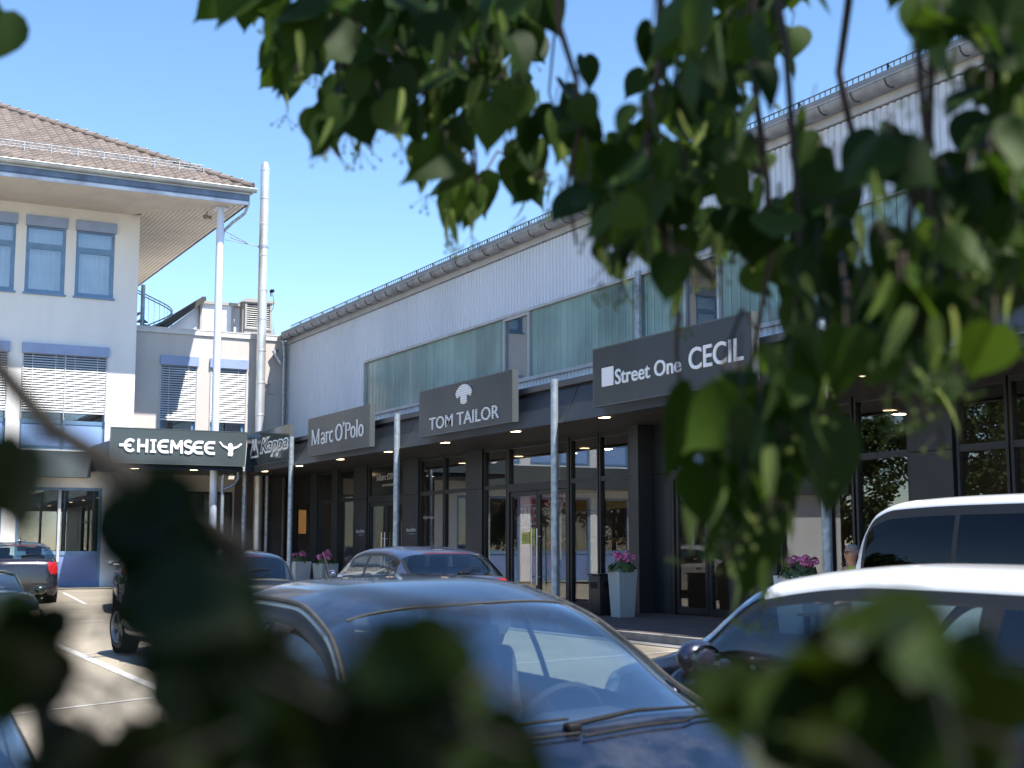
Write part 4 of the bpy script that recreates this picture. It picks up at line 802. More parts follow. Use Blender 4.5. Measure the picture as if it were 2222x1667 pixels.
def car(name, label, S, pos, heading, paintm, roofm=None, roll=0.0, pitch=0.0, glassm=None, wind=None, group="parked cars", seats=True, category="car"):
    c = thing(name, label, category, pos, group)
    c.rotation_euler = (Matrix.Rotation(R(90 - heading), 4, 'Z') @ Matrix.Rotation(roll, 4, 'X') @ Matrix.Rotation(-pitch, 4, 'Y')).to_euler()
    gm = glassm or CGL; Lh = S['L']/2; W = S['W']
    top, belt, plan, bot = pchip(S['top']), pchip(S['belt']), pchip(S['plan']), pchip(S['bot'])
    hdr, cowl = S['wind']; r1, r0 = S['rear']       # rear glass between r0 (bottom, further back) and r1 (top)
    seams = S.get('seams', []); wx = S['wheels']; wr = S['wr']; ra = wr + S.get('arch', .05)
    xs = set(); k = 110
    for i in range(k+1):
        t = i/k; xs.add(round(-Lh + 2*Lh*(t + .0*t), 4))
    for e in (-1, 1):
        for q in (.004, .015, .03, .05, .08): xs.add(round(e*(Lh-q), 4))
    spec = [hdr, cowl, r0, r1] + [v for w in S['side'] for v in w] + [v for b in S.get('lamps', []) for v in b[1:3]]
    for s_ in seams: spec += [s_-.007, s_, s_+.007]
    for v in spec:
        for x in [x for x in xs if abs(x-v) < .012]: xs.discard(x)
    for v in spec: xs.add(round(v, 4))
    xs = sorted(xs); NL, NG, NR = 18, 8, 11
    bow = pchip([(-Lh, 0), (r0-.25, 0), (r0, -.05), (r1, -.05), (r1+.5, 0), (hdr-.5, 0), (hdr, .05), (cowl, .10), (cowl+.45, 0), (Lh, 0)])
    tw, wexp = S.get('tumble', .32), S.get('wexp', .6)
    grid = []
    for x in xs:
        tz = top(x); bz = min(belt(x), tz - .05); b0 = bot(x); w = W*plan(x)
        yf = pchip([(b0, .90*w), (b0+.09, .975*w), (max(b0+.15, .52*bz), w), (max(b0+.2, bz-.10), .985*w), (bz, .945*w)])
        half = [(x, .75*w, b0)]
        gap = any(abs(x-s_) < .003 for s_ in seams)
        for i in range(NL+1):
            z = b0 + (bz-b0)*i/NL; half.append((x, yf(z) - (.012 if gap and i > 1 else 0), z))
        gh = tz - bz; cr = min(S.get('crown', .085), gh*.45); zr = tz - cr; yb = .945*w; yr = yb - .012 - tw*(zr-bz)
        for i in range(1, NG+1):
            t = i/NG; half.append((x, yb + (yr-yb)*t + .022*math.sin(math.pi*t)*min(1, gh/.3), bz + (zr-bz)*t))
        for i in range(1, NR+1):
            a = .5*math.pi*i/NR; half.append((x + bow(x)*math.sin(a), yr*math.cos(a)**wexp if i < NR else 0.0, zr + cr*math.sin(a)**1.1))
        grid.append(half)
    nh = len(grid[0]); rows = 2*nh - 1
    def vid(i, j): return i*rows + j
    V = []
    for half in grid:
        V += [list(p) for p in half] + [[p[0], -p[1], p[2]] for p in half[-2::-1]]
    for i in range(len(xs)):                        # pull the sheet onto the wheel arch circles
        for j in list(range(0, NL+2)) + list(range(rows-NL-2, rows)):
            v = V[vid(i, j)]
            for w_ in wx:
                dx, dz = v[0]-w_, v[2]-wr; q = math.hypot(dx, dz)
                if abs(q-ra) < .03 and q > 1e-3: v[0] = w_+dx*ra/q; v[2] = wr+dz*ra/q
    groups = {}
    g0, g1 = NL+2, NL+2+NG     # half-row index ranges of the glass band
    opn = S.get('open')
    for i in range(len(xs)-1):
        xm = (xs[i]+xs[i+1])/2
        for j in range(rows-1):
            jj = j if j < nh-1 else rows-2-j; side = 'l' if j < nh-1 else 'r'
            q = [V[vid(i, j)], V[vid(i, j+1)], V[vid(i+1, j+1)], V[vid(i+1, j)]]
            zm = sum(p[2] for p in q)/4; ym = abs(sum(p[1] for p in q)/4); key = ('body',)
            if jj < NL+1 and any(math.hypot(xm-w_, zm-wr) < ra for w_ in wx): continue
            if jj == 0 and any(abs(xm-w_) < ra for w_ in wx): continue
            if opn and opn[0] < xm < opn[1] and jj >= NL+1 and ym < opn[2]: continue
            gl = g0-1 <= jj < g1-1
            if gl and not opn:
                for si, (a, b) in enumerate(S['side']):
                    if a < xm < b and jj >= g0 and jj < g1-2: key = ('side_window', side, si)
                if key == ('body',) and S['side'][0][0]-.04 < xm < S['side'][-1][1]+.03 and (zm-belt(xm)) > -.01: key = ('window_trim', side)
            if jj >= g1 and hdr < xm < cowl and not opn: key = ('windscreen',)
            if jj == g1-1 and hdr < xm < cowl and not opn: key = ('windscreen_seal', side)
            if jj >= g1 + S.get('rinset', 1) and r0 < xm < r1 and not opn: key = ('rear_window',)
            elif jj >= g1 and r0-.02 < xm < r1 and not opn: key = ('rear_seal',)
            for lp_, a, b, z0, z1, y0 in S.get('lamps', []):
                if a < xm < b and z0 < zm < z1 and ym > y0 and (lp_ != 'brake_light' or ym < .38) and key[0] in ('body', 'window_trim', 'rear_seal'): key = (lp_, side)
            if key == ('body',) and roofm and jj >= g1-1 and r1-.02 < xm < hdr+.001: key = ('roof_panel',)
            if key == ('body',) and zm < S.get('sill', 0): key = ('lower_trim',)
            f = (vid(i, j), vid(i, j+1), vid(i+1, j+1), vid(i+1, j))
            groups.setdefault(key, []).append(f)
    e1 = len(xs)-1
    groups[('body',)].append(tuple(vid(0, j) for j in range(rows))[::-1]); groups[('body',)].append(tuple(vid(e1, j) for j in range(rows)))
    MM = {'body': paintm, 'side_window': gm, 'window_trim': SEAL, 'windscreen': wind or CGF, 'windscreen_seal': S.get('pillar') or paintm, 'rear_window': S.get('rglass') or gm, 'rear_seal': SEAL, 'roof_panel': roofm, 'lower_trim': BLACK, 'tail_lamp': RED, 'head_lamp': CLEAR, 'brake_light': mat('brake_red', (0.10, 0.006, 0.008), 0.3), 'cowl_trim': BLACK}
    for key, fs in groups.items():
        used = sorted({v for f in fs for v in f}); mp = {v: n_ for n_, v in enumerate(used)}
        m = MB(); m.add([V[v] for v in used], [tuple(mp[v] for v in f) for f in fs], True)
        m.build(key[0], MM[key[0]], c, 42)
    m = MB(); m.add([(x, s_*W*.72*plan(x), bot(x)+.03) for x in (-Lh+.1, -Lh*.5, 0, Lh*.5, Lh-.1) for s_ in (-1, 1)], [(2*i, 2*i+1, 2*i+3, 2*i+2) for i in range(4)])
    m.build("floor_pan", CABIN, c)
    # wheels
    for w_ in wx:
        for s_ in (-1, 1):
            y = s_*(W-.115); o = s_
            tw_ = part("wheel", TYRE, c, lambda m: m.lathe([(wr*.66, -.09*o), (wr*.93, -.10*o), (wr*.99, -.07*o), (wr, 0), (wr*.99, .07*o), (wr*.95, .097*o), (wr*.70, .10*o), (wr*.66, .085*o)], (w_, y, wr), 'y', 36), 40)
            def rim(m):
                m.lathe([(wr*.68, .10*o), (wr*.71, .108*o), (wr*.66, .09*o), (wr*.63, .02*o), (wr*.62, -.08*o)], (w_, y, wr), 'y', 36); m.lathe([(.001, .075*o), (wr*.14, .07*o), (wr*.17, .05*o)], (w_, y, wr), 'y', 18)
                n_ = S.get('spokes', 5)
                for q in range(n_):
                    for dq in (-.16, .16) if S.get('twin') else (0,):
                        a = 2*math.pi*q/n_ + dq; ca, sa = math.cos(a), math.sin(a); hw = .022 if S.get('twin') else .042
                        def P(r_, t, yy): return (w_ + r_*ca - t*sa, y + yy*o, wr + r_*sa + t*ca)
                        m.add([P(wr*.1, -hw, .07), P(wr*.1, hw, .07), P(wr*.68, hw*1.15, .085), P(wr*.68, -hw*1.15, .085), P(wr*.1, -hw, .02), P(wr*.1, hw, .02), P(wr*.68, hw, .04), P(wr*.68, -hw, .04)], [(0,1,2,3), (4,7,6,5), (0,4,5,1), (1,5,6,2), (2,6,7,3), (3,7,4,0)])
            part("rim", RIM, tw_, rim)
            part("brake_disc", mat("brake_steel", (0.1, 0.1, 0.1), 0.5, 0.6), tw_, lambda m: m.lathe([(.001, -.02*o), (wr*.5, -.02*o)], (w_, y, wr), 'y', 20))
            if w_ > 0 and S.get('steer'):
                M_ = Matrix.Translation((w_, y, 0)) @ Matrix.Rotation(R(S['steer']), 4, 'Z') @ Matrix.Translation((-w_, -y, 0))
                for ob in [tw_, *tw_.children]: ob.data.transform(M_)
            part("wheel_housing", BLACK, c, lambda m: m.lathe([(ra+.01, .13*o), (ra+.012, -.12*o), (.001, -.14*o)], (w_, y - .02*o, wr), 'y', 28))
    # cabin
    if seats:
        sx, sy, sz = S['seat']
        for (ax, n_) in ((sx, 2), (sx-.85, 2)) if not S.get('two') else ((sx, 2),):
            for s_ in (-1, 1):
                def seat(m):
                    rt = Matrix.Rotation(R(-14), 3, 'Y')
                    m.rbox((ax+.12, s_*sy, sz), (.5, .46, .16), .05); m.rbox((ax-.18, s_*sy, sz+.32), (.13, .46, .6), .05, 3, rt); m.rbox((ax-.28, s_*sy, sz+.70), (.10, .27, .19), .04, 3, rt)
                part("seat", SEAT, c, seat)
        dx = S.get('dash', cowl-.12); dz = belt(dx)
        part("dashboard", CABIN, c, lambda m: (m.rbox((dx-.12, 0, dz-.10), (.52, W*1.62, .16), .06), m.rbox((dx-.30, S.get('whl', 1)*.37, dz-.02), (.2, .42, .14), .06)))
        def swheel(m):
            ctr = Vector((dx-.48, S.get('whl', 1)*.37, dz-.03)); ax_ = Vector((-.9, 0, .43)).normalized(); u = ax_.cross(Vector((0,1,0))).normalized(); v = Vector((0,1,0))
            m.tube([ctr + (u*math.cos(2*math.pi*i/28) + v*math.sin(2*math.pi*i/28))*.185 for i in range(29)], .017, 8, False)
            for a in (0, 2.2, 4.1): m.tube([ctr, ctr + (v*math.cos(a) + u*math.sin(a))*.18], .018, 6)
            m.sphere(ctr, .055, 10, 8); m.tube([ctr, ctr - ax_*.3], .03, 8)
        part("steering_wheel", CABIN, c, swheel)
    # mirrors
    if S.get('mirror'):
        mx_, mz = S['mirror']; yb = W*.945*plan(mx_)
        for s_ in (-1, 1):
            mr = part("wing_mirror", S.get('mirm') or paintm, c, lambda m: (m.sphere((mx_, s_*(yb+.16), mz), .1, 18, 12, (.62, 1.02, .72)), m.tube([(mx_+.02, s_*(yb-.02), mz-.05), (mx_+.01, s_*(yb+.10), mz-.04)], [.04, .03], 8)))
            def face(m):
                m.add([(mx_-.052, s_*(yb+.16)+.082*math.cos(2*math.pi*i/20), mz+.055*math.sin(2*math.pi*i/20)) for i in range(20)], [tuple(range(20))])
            part("mirror_glass", MIRG, mr, face)
    # handles, plates, antenna, wipers
    for hx, hz in S.get('handles', []):
        for s_ in (-1, 1): part("door_handle", S.get('hm') or paintm, c, lambda m: m.rbox((hx, s_*(W*.985*plan(hx)+.012), hz), (.19, .035, .032), .012))
    if S.get('antenna'):
        ax, al, lean = S['antenna']; az = top(ax)
        part("aerial", BLACK, c, lambda m: (m.lathe([(.03, -.01), (.022, .02), (.012, .04)], (ax, S.get('anty', 0), az), 'z', 12), m.tube([(ax, S.get('anty', 0), az+.02), (ax-lean, S.get('anty', 0), az+al)], [.011, .006], 6)))
    def on_top(x, yfrac):  # point on the outer sheet
        i = min(range(len(xs)), key=lambda k_: abs(xs[k_]-x)); h = grid[i]; best = min(h[g1:], key=lambda p: abs(p[1]-abs(yfrac))); return Vector((best[0], math.copysign(best[1], yfrac), best[2]))
    for (x0, y0, x1, y1) in S.get('wipers', []):
        def wip(m):
            a = on_top(x0, y0); b = on_top(x1, y1); up = Vector((0, 0, .03)); 
            m.tube([a + up*.6, a.lerp(b, .5) + up*1.3, b + up*.8], [.011, .008, .005], 6); m.rbox(a + up*.3, (.05, .06, .035), .012)
            pts = [on_top(a.x + (b.x-a.x)*t, a.y + (b.y-a.y)*t) + Vector((0, 0, .014)) for t in (.1, .3, .5, .7, .9, 1.08)]; m.tube(pts, .006, 5)
        part("wiper", BLACK, c, wip)
    for px_, pz, s_ in S.get('plates', []):
        part("number_plate", PLATE, c, lambda m: m.box((px_, -.26, pz), (px_+s_*.012, .26, pz+.11)))
    for pts, rad, mt in S.get('bars', []):
        for s_ in (-1, 1):
            part("roof_moulding", mt, c, lambda m: m.tube([(x, s_*y, z) for x, y, z in pts], rad, 6))
    c['top'] = 0; del c['top']
    return c, (xs, grid, g1, on_top)

# ---- dimensions of each kind (x forwards from the middle, metres)
KA = dict(L=3.62, W=.80, wr=.285, wheels=(-1.22, 1.22), top=[(-1.81, .62), (-1.80, .80), (-1.72, .98), (-1.55, 1.10), (-1.30, 1.33), (-1.05, 1.415), (-.6, 1.475), (-.1, 1.465), (.36, 1.375), (1.10, .985), (1.4, .90), (1.66, .80), (1.78, .68), (1.81, .5)],
    belt=[(-1.81, .6), (-1.6, .90), (-1.0, .915), (.6, .90), (1.1, .89), (1.5, .80), (1.81, .55)], plan=[(-1.81, .83), (-1.7, .95), (-1.4, 1.0), (-.6, 1), (.9, 1), (1.4, .95), (1.68, .84), (1.81, .62)], bot=[(-1.81, .36), (-1.7, .24), (1.7, .22), (1.81, .34)],
    wind=(.36, 1.10), rear=(-1.22, -1.62), side=[(-1.12, -.30), (-.24, .80)], seams=[.90, -.30], tumble=.40, crown=.10, wexp=.55, seat=(-.05, .34, .52), mirror=(.66, 1.0), handles=[(-.1, .80)], antenna=(-1.16, .16, .10), wipers=[(1.16, -.10, 1.12, .56), (1.14, -.62, 1.12, -.12)],
    lamps=[('tail_lamp', -1.809, -1.46, .62, 1.06, .50), ('head_lamp', 1.42, 1.74, .58, .76, .4)], plates=[(1.815, .42, 1)])
HATCH = dict(L=4.25, W=.885, wr=.315, wheels=(-1.30, 1.33), top=[(-2.12, .55), (-2.11, .82), (-2.02, .98), (-1.80, 1.10), (-1.35, 1.37), (-1.1, 1.425), (-.5, 1.475), (.05, 1.47), (.45, 1.415), (1.10, 1.05), (1.30, .98), (1.75, .88), (2.02, .74), (2.10, .60), (2.12, .45)],
    belt=[(-2.12, .55), (-1.95, .93), (-1.4, 1.02), (-.4, .96), (.8, .92), (1.2, .90), (1.8, .78), (2.12, .5)], plan=[(-2.12, .76), (-2.0, .90), (-1.6, .975), (-.6, 1), (1.2, 1), (1.7, .95), (1.98, .82), (2.12, .62)], bot=[(-2.12, .34), (-2.0, .20), (2.0, .18), (2.12, .30)],
    wind=(.45, 1.20), rear=(-1.38, -1.90), rinset=2, side=[(-1.38, -1.16), (-1.10, -.22), (-.12, .92)], seams=[1.0, -.17, -1.05], tumble=.36, crown=.10, wexp=.55, seat=(-.05, .37, .55), mirror=(.72, 1.03), handles=[(-.02, .84), (-.95, .86)], antenna=(-.95, .22, -.07), wipers=[(-1.86, .12, -1.72, -.42)],
    lamps=[('tail_lamp', -2.06, -1.72, .80, 1.0, .58), ('head_lamp', 1.62, 1.98, .62, .80, .45), ('brake_light', -1.40, -1.33, 1.3, 1.45, -1)], plates=[(-2.125, .62, -1)], twin=True)
CORSA = dict(HATCH, L=4.0, W=.865, wheels=(-1.22, 1.28), top=[(-2.0, .50), (-1.99, .85), (-1.93, .99), (-1.80, 1.08), (-1.50, 1.38), (-1.3, 1.44), (-.5, 1.49), (.1, 1.48), (.5, 1.42), (1.15, 1.05), (1.35, .97), (1.75, .85), (1.95, .66), (2.0, .45)],
    belt=[(-2.0, .55), (-1.85, .93), (-1.4, .99), (-.4, .95), (.8, .92), (1.2, .90), (1.7, .78), (2.0, .5)], plan=[(-2.0, .80), (-1.9, .93), (-1.5, .985), (-.6, 1), (1.2, 1), (1.6, .95), (1.88, .82), (2.0, .62)], bot=[(-2.0, .30), (-1.9, .20), (1.85, .18), (2.0, .30)],
    wind=(.5, 1.25), rear=(-1.50, -1.80), rinset=1, side=[(-1.38, -.32), (-.22, .95)], seams=[1.05, -.27], lamps=[('tail_lamp', -1.985, -1.66, .72, 1.0, .56), ('head_lamp', 1.5, 1.9, .6, .8, .45), ('brake_light', -1.52, -1.46, 1.3, 1.5, -1)], wipers=[(-1.76, .05, -1.70, -.45)], plates=[], handles=[(-.15, .84)], antenna=(-1.1, .2, .15))
MINI = dict(L=3.70, W=.842, wr=.312, wheels=(-1.18, 1.28), top=[(-1.85, .50), (-1.84, .80), (-1.78, .94), (-1.68, 1.02), (-1.42, 1.31), (-1.25, 1.365), (-.7, 1.405), (-.1, 1.40), (.36, 1.345), (.88, 1.02), (1.15, .97), (1.55, .89), (1.75, .78), (1.84, .62), (1.85, .45)],
    belt=[(-1.85, .5), (-1.7, .90), (-1.2, .925), (0, .92), (.8, .915), (1.2, .87), (1.6, .78), (1.85, .5)], plan=[(-1.85, .78), (-1.75, .92), (-1.4, .985), (-.6, 1), (1.0, 1), (1.45, .95), (1.74, .80), (1.85, .60)], bot=[(-1.85, .32), (-1.75, .19), (1.7, .17), (1.85, .28)],
    wind=(.36, .92), rear=(-1.40, -1.66), rinset=2, side=[(-1.36, -.52), (-.44, .78)], seams=[.86, -.48], tumble=.27, crown=.075, wexp=.5, seat=(-.1, .36, .54), mirror=(.62, 1.0), handles=[(-.28, .80)], antenna=(-1.0, .26, .20), wipers=[(-1.62, .10, -1.58, -.36)],
    lamps=[('tail_lamp', -1.84, -1.66, .66, .90, .56), ('head_lamp', 1.45, 1.72, .62, .84, .45), ('brake_light', -1.43, -1.38, 1.25, 1.45, -1)], plates=[(-1.855, .62, -1)], spokes=5, twin=True, pillar=BLACK)
MINI2 = dict(MINI, wind=(.57, 1.0), top=[(-1.85, .50), (-1.84, .80), (-1.78, .94), (-1.68, 1.04), (-1.46, 1.33), (-1.3, 1.385), (-.8, 1.43), (-.1, 1.425), (.57, 1.345), (1.0, 1.03), (1.2, .97), (1.55, .89), (1.75, .78), (1.84, .62), (1.85, .45)], crown=.10, side=[(-1.36, -.60), (-.52, .82)], seams=[.92, -.56], mirror=(.70, 1.0), handles=[(-.46, .81)], antenna=None, wipers=[], twin=False)
VAN = dict(L=4.9, W=.952, wr=.34, wheels=(-1.55, 1.45), top=[(-2.45, .50), (-2.44, 1.0), (-2.39, 1.35), (-2.27, 1.68), (-2.12, 1.86), (-1.85, 1.94), (-.8, 1.965), (.6, 1.955), (1.0, 1.90), (1.62, 1.27), (1.8, 1.14), (2.2, 1.0), (2.38, .82), (2.45, .55)],
    belt=[(-2.45, .6), (-2.40, 1.09), (-1.5, 1.12), (.9, 1.12), (1.6, 1.10), (2.0, .95), (2.45, .6)], plan=[(-2.45, .90), (-2.38, .97), (-2.1, 1), (1.2, 1), (1.8, .97), (2.25, .86), (2.45, .66)], bot=[(-2.45, .36), (-2.3, .28), (2.2, .26), (2.45, .36)],
    wind=(1.0, 1.68), rear=(-2.32, -2.43), side=[(-2.22, -1.02), (-.96, .42), (.52, 1.4)], seams=[-.99, .47], tumble=.16, crown=.11, wexp=.42, seat=(.75, .42, .95), two=True, mirror=(1.2, 1.25), handles=[(-.8, 1.0), (.62, 1.0)],
    lamps=[('tail_lamp', -2.44, -2.36, .9, 1.4, .8), ('head_lamp', 1.95, 2.3, .78, .98, .55)], plates=[], mirm=BLACK)
ROADSTER = dict(L=3.95, W=.838, wr=.30, wheels=(-1.12, 1.15), top=[(-1.97, .45), (-1.96, .70), (-1.85, .84), (-1.3, .92), (-.7, .95), (.5, .95), (.95, .92), (1.4, .84), (1.75, .70), (1.92, .54), (1.975, .40)],
    belt=[(-1.97, .45), (-1.8, .74), (-1.0, .84), (0, .82), (.9, .80), (1.5, .70), (1.97, .42)], plan=[(-1.97, .66), (-1.85, .82), (-1.4, .95), (-.6, 1), (.9, 1), (1.4, .95), (1.75, .82), (1.97, .55)], bot=[(-1.97, .32), (-1.8, .2), (1.8, .18), (1.97, .28)],
    wind=(.5, .95), rear=(-1.4, -1.6), side=[(-.5, .3)], seams=[.62, -.55], tumble=.3, crown=.09, wexp=.5, seat=(-.22, .34, .36), two=True, dash=.62, mirror=(.42, .93), handles=[(-.4, .68)], open=(-.72, .62, .66),
    lamps=[('head_lamp', 1.55, 1.85, .5, .66, .38)], plates=[(1.98, .35, 1)], twin=False, spokes=5)
SEDAN = dict(HATCH, L=4.6, wheels=(-1.38, 1.42), top=[(-2.3, .5), (-2.29, .85), (-2.2, 1.0), (-1.75, 1.06), (-1.05, 1.36), (-.8, 1.41), (-.2, 1.44), (.2, 1.43), (.5, 1.38), (1.15, 1.02), (1.35, .96), (1.9, .86), (2.2, .72), (2.3, .45)],
    belt=[(-2.3, .55), (-2.1, .93), (-1.4, .97), (-.4, .94), (.8, .92), (1.2, .90), (1.9, .78), (2.3, .5)], plan=[(-2.3, .76), (-2.15, .90), (-1.7, .975), (-.6, 1), (1.2, 1), (1.8, .95), (2.12, .82), (2.3, .62)], bot=[(-2.3, .40), (-2.15, .26), (2.15, .22), (2.3, .34)],
    wind=(.5, 1.22), rear=(-1.0, -1.70), side=[(-1.0, -.22), (-.12, .95)], seams=[1.0, -.17], lamps=[('tail_lamp', -2.25, -1.95, .78, .98, .5), ('head_lamp', 1.85, 2.2, .6, .78, .45)], wipers=[], antenna=None, plates=[(2.31, .45, 1)], handles=[(-.02, .84), (-.95, .86)])
NAVY = paint("paint_navy", (0.005, 0.007, 0.018), 0.3, 0.15, 0.13); BLUE = paint("paint_slate_blue", (0.06, 0.085, 0.17), 0.3, 0.6, 0.35); BLK = paint("paint_black", (0.009, 0.009, 0.010), 0.2, 0.1, 0.05)
GRN = paint("paint_dark_green", (0.010, 0.022, 0.016), 0.22, 0.2, 0.05); PURP = paint("paint_black_violet", (0.011, 0.009, 0.017), 0.25, 0.2, 0.02); WPT = paint("paint_white", (0.78, 0.78, 0.77), 0.3, 0.0, 0.04); INDG = paint("paint_indigo", (0.013, 0.016, 0.045), 0.25, 0.4, 0.08); SILV = paint("paint_silver", (0.5, 0.48, 0.45), 0.3, 0.5, 0.08)
def gz(x, y): return ground_z(x, y)
ka, KAG = car("parked_car", "dark blue small car facing the camera, large in the front of the photo", KA, (2.525, 5.48, -.153), 180.3, NAVY, roll=.039)
hb, _ = car("parked_car", "slate blue hatchback with dusty rear window parked by the double glass door", HATCH, (8.72, 20.0, 0), 0, BLUE)
cs, _ = car("parked_car", "black-violet hatchback seen from behind at the far left by the office block", CORSA, (5.14, 36.65, gz(5, 36.6)), 1.5, PURP)
mb_, _ = car("parked_car", "black small car with silver multi-spoke wheel, third car from the left", dict(MINI, steer=9), (5.10, 18.75, .02), -1.5, BLK)
rd, _ = car("parked_car", "dark green open roadster at the left edge with round amber lamp", ROADSTER, (2.66, 23.3, gz(2.6, 23)), 178, GRN)
mw, _ = car("parked_car", "dark indigo small car with white roof at the right", MINI2, (4.39, 4.18, -.039), -6.6, INDG, roofm=WPT, roll=.018, pitch=.028)
vn, _ = car("parked_van", "white van with dark tinted windows at the right edge", VAN, (10.75, 8.65, 0), 180, WPT, glassm=CGD, category="van")
lc, _ = car("parked_car", "dark blue car cut off by the bottom left corner", HATCH, (-.12, 4.75, gz(0, 5)), 180, BLUE)
sv, _ = car("parked_car", "silver white saloon mostly hidden behind leaves, mirrored in the glass door", SEDAN, (7.5, 31.5, gz(7.5, 31.5)), 10, SILV)
# roadster's windscreen frame and amber lamps
def wfr(m): m.tube([(.72, -.68, .82), (.40, -.56, 1.17), (.34, -.42, 1.215), (.33, 0, 1.235), (.34, .42, 1.215), (.40, .56, 1.17), (.72, .68, .82)], .03, 10)
part("windscreen_frame", GRN, rd, wfr)
part("windscreen", CGF, rd, lambda m: m.add([(.95, -.64, .86), (.95, .64, .86), (.38, .54, 1.18), (.35, 0, 1.225), (.38, -.54, 1.18)], [(0,1,2,3,4)]))
for s_ in (-1, 1):
    part("indicator_lamp", AMBER, rd, lambda m: m.sphere((1.80, s_*.60, .56), .065, 12, 8, (.6, 1, 1)))
    part("head_lamp", CLEAR, rd, lambda m: m.sphere((1.80, s_*.46, .57), .07, 12, 8, (.6, 1, 1)))
# scuttle grille and roof mouldings of the front car
on = KAG[3]
part("scuttle_grille", BLACK, ka, lambda m: [m.box((1.20 + .0*k, .02+.03*k, on(1.2, .02+.03*k).z - .004), (1.26, .04+.03*k, on(1.2, .02+.03*k).z + .006)) for k in range(16)])
for s_ in (-1, 1):
    xs_, grid_, g1_ = KAG[:3]
    pts = [Vector((h[g1_+1][0], s_*h[g1_+1][1], h[g1_+1][2])) + Vector((0, s_*.004, .004)) for x, h in zip(xs_, grid_) if -1.15 < x < 1.06]
    part("roof_moulding", mat("grey_moulding", (0.055, 0.055, 0.055), 0.7, 0, 12, 0.2, spec=0.2), ka, lambda m: m.tube(pts[::2], .011, 6))
hdr_pts = [on(.37, y) + Vector((0, 0, .002)) for y in [-.52+.08*i for i in range(14)]]
part("windscreen_trim", mat("grey_moulding", (0.12, 0.12, 0.115)), ka, lambda m: m.tube(hdr_pts, .005, 6))
# ================================================================ SEATED MAN ON A BENCH
bx_, by_ = 12.12, 13.62; bz_ = pave_z(bx_, by_)
bench = thing("bench", "dark wooden bench on the paving under the seated man", "bench", (bx_, by_, bz_), rot=(0, 0, R(-88)))
WOOD = mat("bench_wood", (0.09, 0.055, 0.035), 0.6, 0, 14, 0.3)
part("seat", WOOD, bench, lambda m: [m.box((-.8, -.2 + .105*k, .42), (.8, -.11 + .105*k, .45)) for k in range(4)])
part("backrest", WOOD, bench, lambda m: [m.box((-.8, .24 + .02*k, .55 + .12*k), (.8, .265 + .02*k, .64 + .12*k)) for k in range(3)])
for s_ in (-.65, .65): part("leg", BLACK, bench, lambda m: (m.box((s_-.03, -.18, 0), (s_+.03, -.13, .42)), m.box((s_-.03, .18, 0), (s_+.03, .23, .42)), m.tube([(s_, .2, .4), (s_, .25, .6), (s_, .31, .9)], .02, 6)))
def skin_obj(name, chains, matl, parent, sub=2):
    vs, es, rad = [], [], []; idx = {}
    for ch_ in chains:
        prev = None
        for (p, r_) in ch_:
            k = tuple(round(c, 4) for c in p)
            if k not in idx: idx[k] = len(vs); vs.append(p); rad.append(r_)
            if prev is not None and prev != idx[k]: es.append((prev, idx[k]))
            prev = idx[k]
    me = bpy.data.meshes.new(name); me.from_pydata(vs, es, []); o = bpy.data.objects.new(name, me); COL.objects.link(o)
    md = o.modifiers.new("skin", 'SKIN'); md.use_smooth_shade = True
    for i, sv_ in enumerate(me.skin_vertices[0].data): sv_.radius = (rad[i] if isinstance(rad[i], tuple) else (rad[i], rad[i])); sv_.use_root = (i == 0)
    ss = o.modifiers.new("sub", 'SUBSURF'); ss.levels = sub; ss.render_levels = sub
    me.materials.append(matl); o.parent = parent; return o
man = thing("person", "seated man with grey hair and glasses in a yellow-green shirt, looking left", "person", (bx_, by_, bz_), rot=(0, 0, R(-88)))
SKIN = mat("skin_tone", (0.42, 0.22, 0.15), 0.5, 0, 30, 0.08); SHIRT = mat("lime_shirt", (0.36, 0.40, 0.05), 0.85, 0, 12, 0.15); TROUS = mat("dark_trousers", (0.035, 0.04, 0.055), 0.85, 0, 12, 0.2)
# local: -y is the way he faces, z up; pelvis on the seat
pel, che, nek = (0, .06, .53), (0, .10, .90), (0, .07, 1.08)
arms = []
for s_ in (-1, 1):
    hand = (s_*.17, -.34, .64)
    arms.append([(che, .15), ((s_*.18, .09, 1.01), .075), ((s_*.24, .05, .78), .05), ((s_*.23, -.10, .66), .043), ((s_*.19, -.26, .645), .03), (hand, (.034, .018))])
    for q, (dx, l_) in enumerate(((-.03, .075), (-.01, .09), (.01, .085), (.03, .065))):
        arms.append([(hand, (.034, .018)), ((s_*.17+dx, -.34-l_*.6, .635), .009), ((s_*.17+dx, -.34-l_, .605), .008)])
    arms.append([((s_*.19, -.26, .645), .03), ((s_*.19 - s_*.045, -.30, .645), .011), ((s_*.19 - s_*.055, -.345, .63), .009)])
legs = [[(pel, (.17, .13)), ((s_*.10, .02, .51), .09), ((s_*.14, -.38, .52), .065), ((s_*.14, -.40, .10), .045), ((s_*.15, -.50, .05), (.045, .035)), ((s_*.155, -.58, .04), .032)] for s_ in (-1, 1)]
skin_obj("body", [[(pel, (.17, .13)), ((0, .09, .70), (.16, .12)), (che, (.17, .12)), (nek, .052), ((0, .055, 1.10), .05), ((0, .045, 1.145), .056), ((0, .03, 1.19), (.076, .09)), ((0, .03, 1.255), (.084, .10)), ((0, .035, 1.32), (.073, .088))]] + arms + legs, SKIN, man)
skin_obj("shirt", [[(pel, (.18, .14)), ((0, .09, .70), (.172, .132)), ((0, .09, 1.0), (.19, .12)), ((0, .07, 1.11), (.08, .075))]] + [[(che, (.185, .132)), ((s_*.19, .09, 1.01), .09), ((s_*.235, .055, .80), .068)] for s_ in (-1, 1)], SHIRT, man)
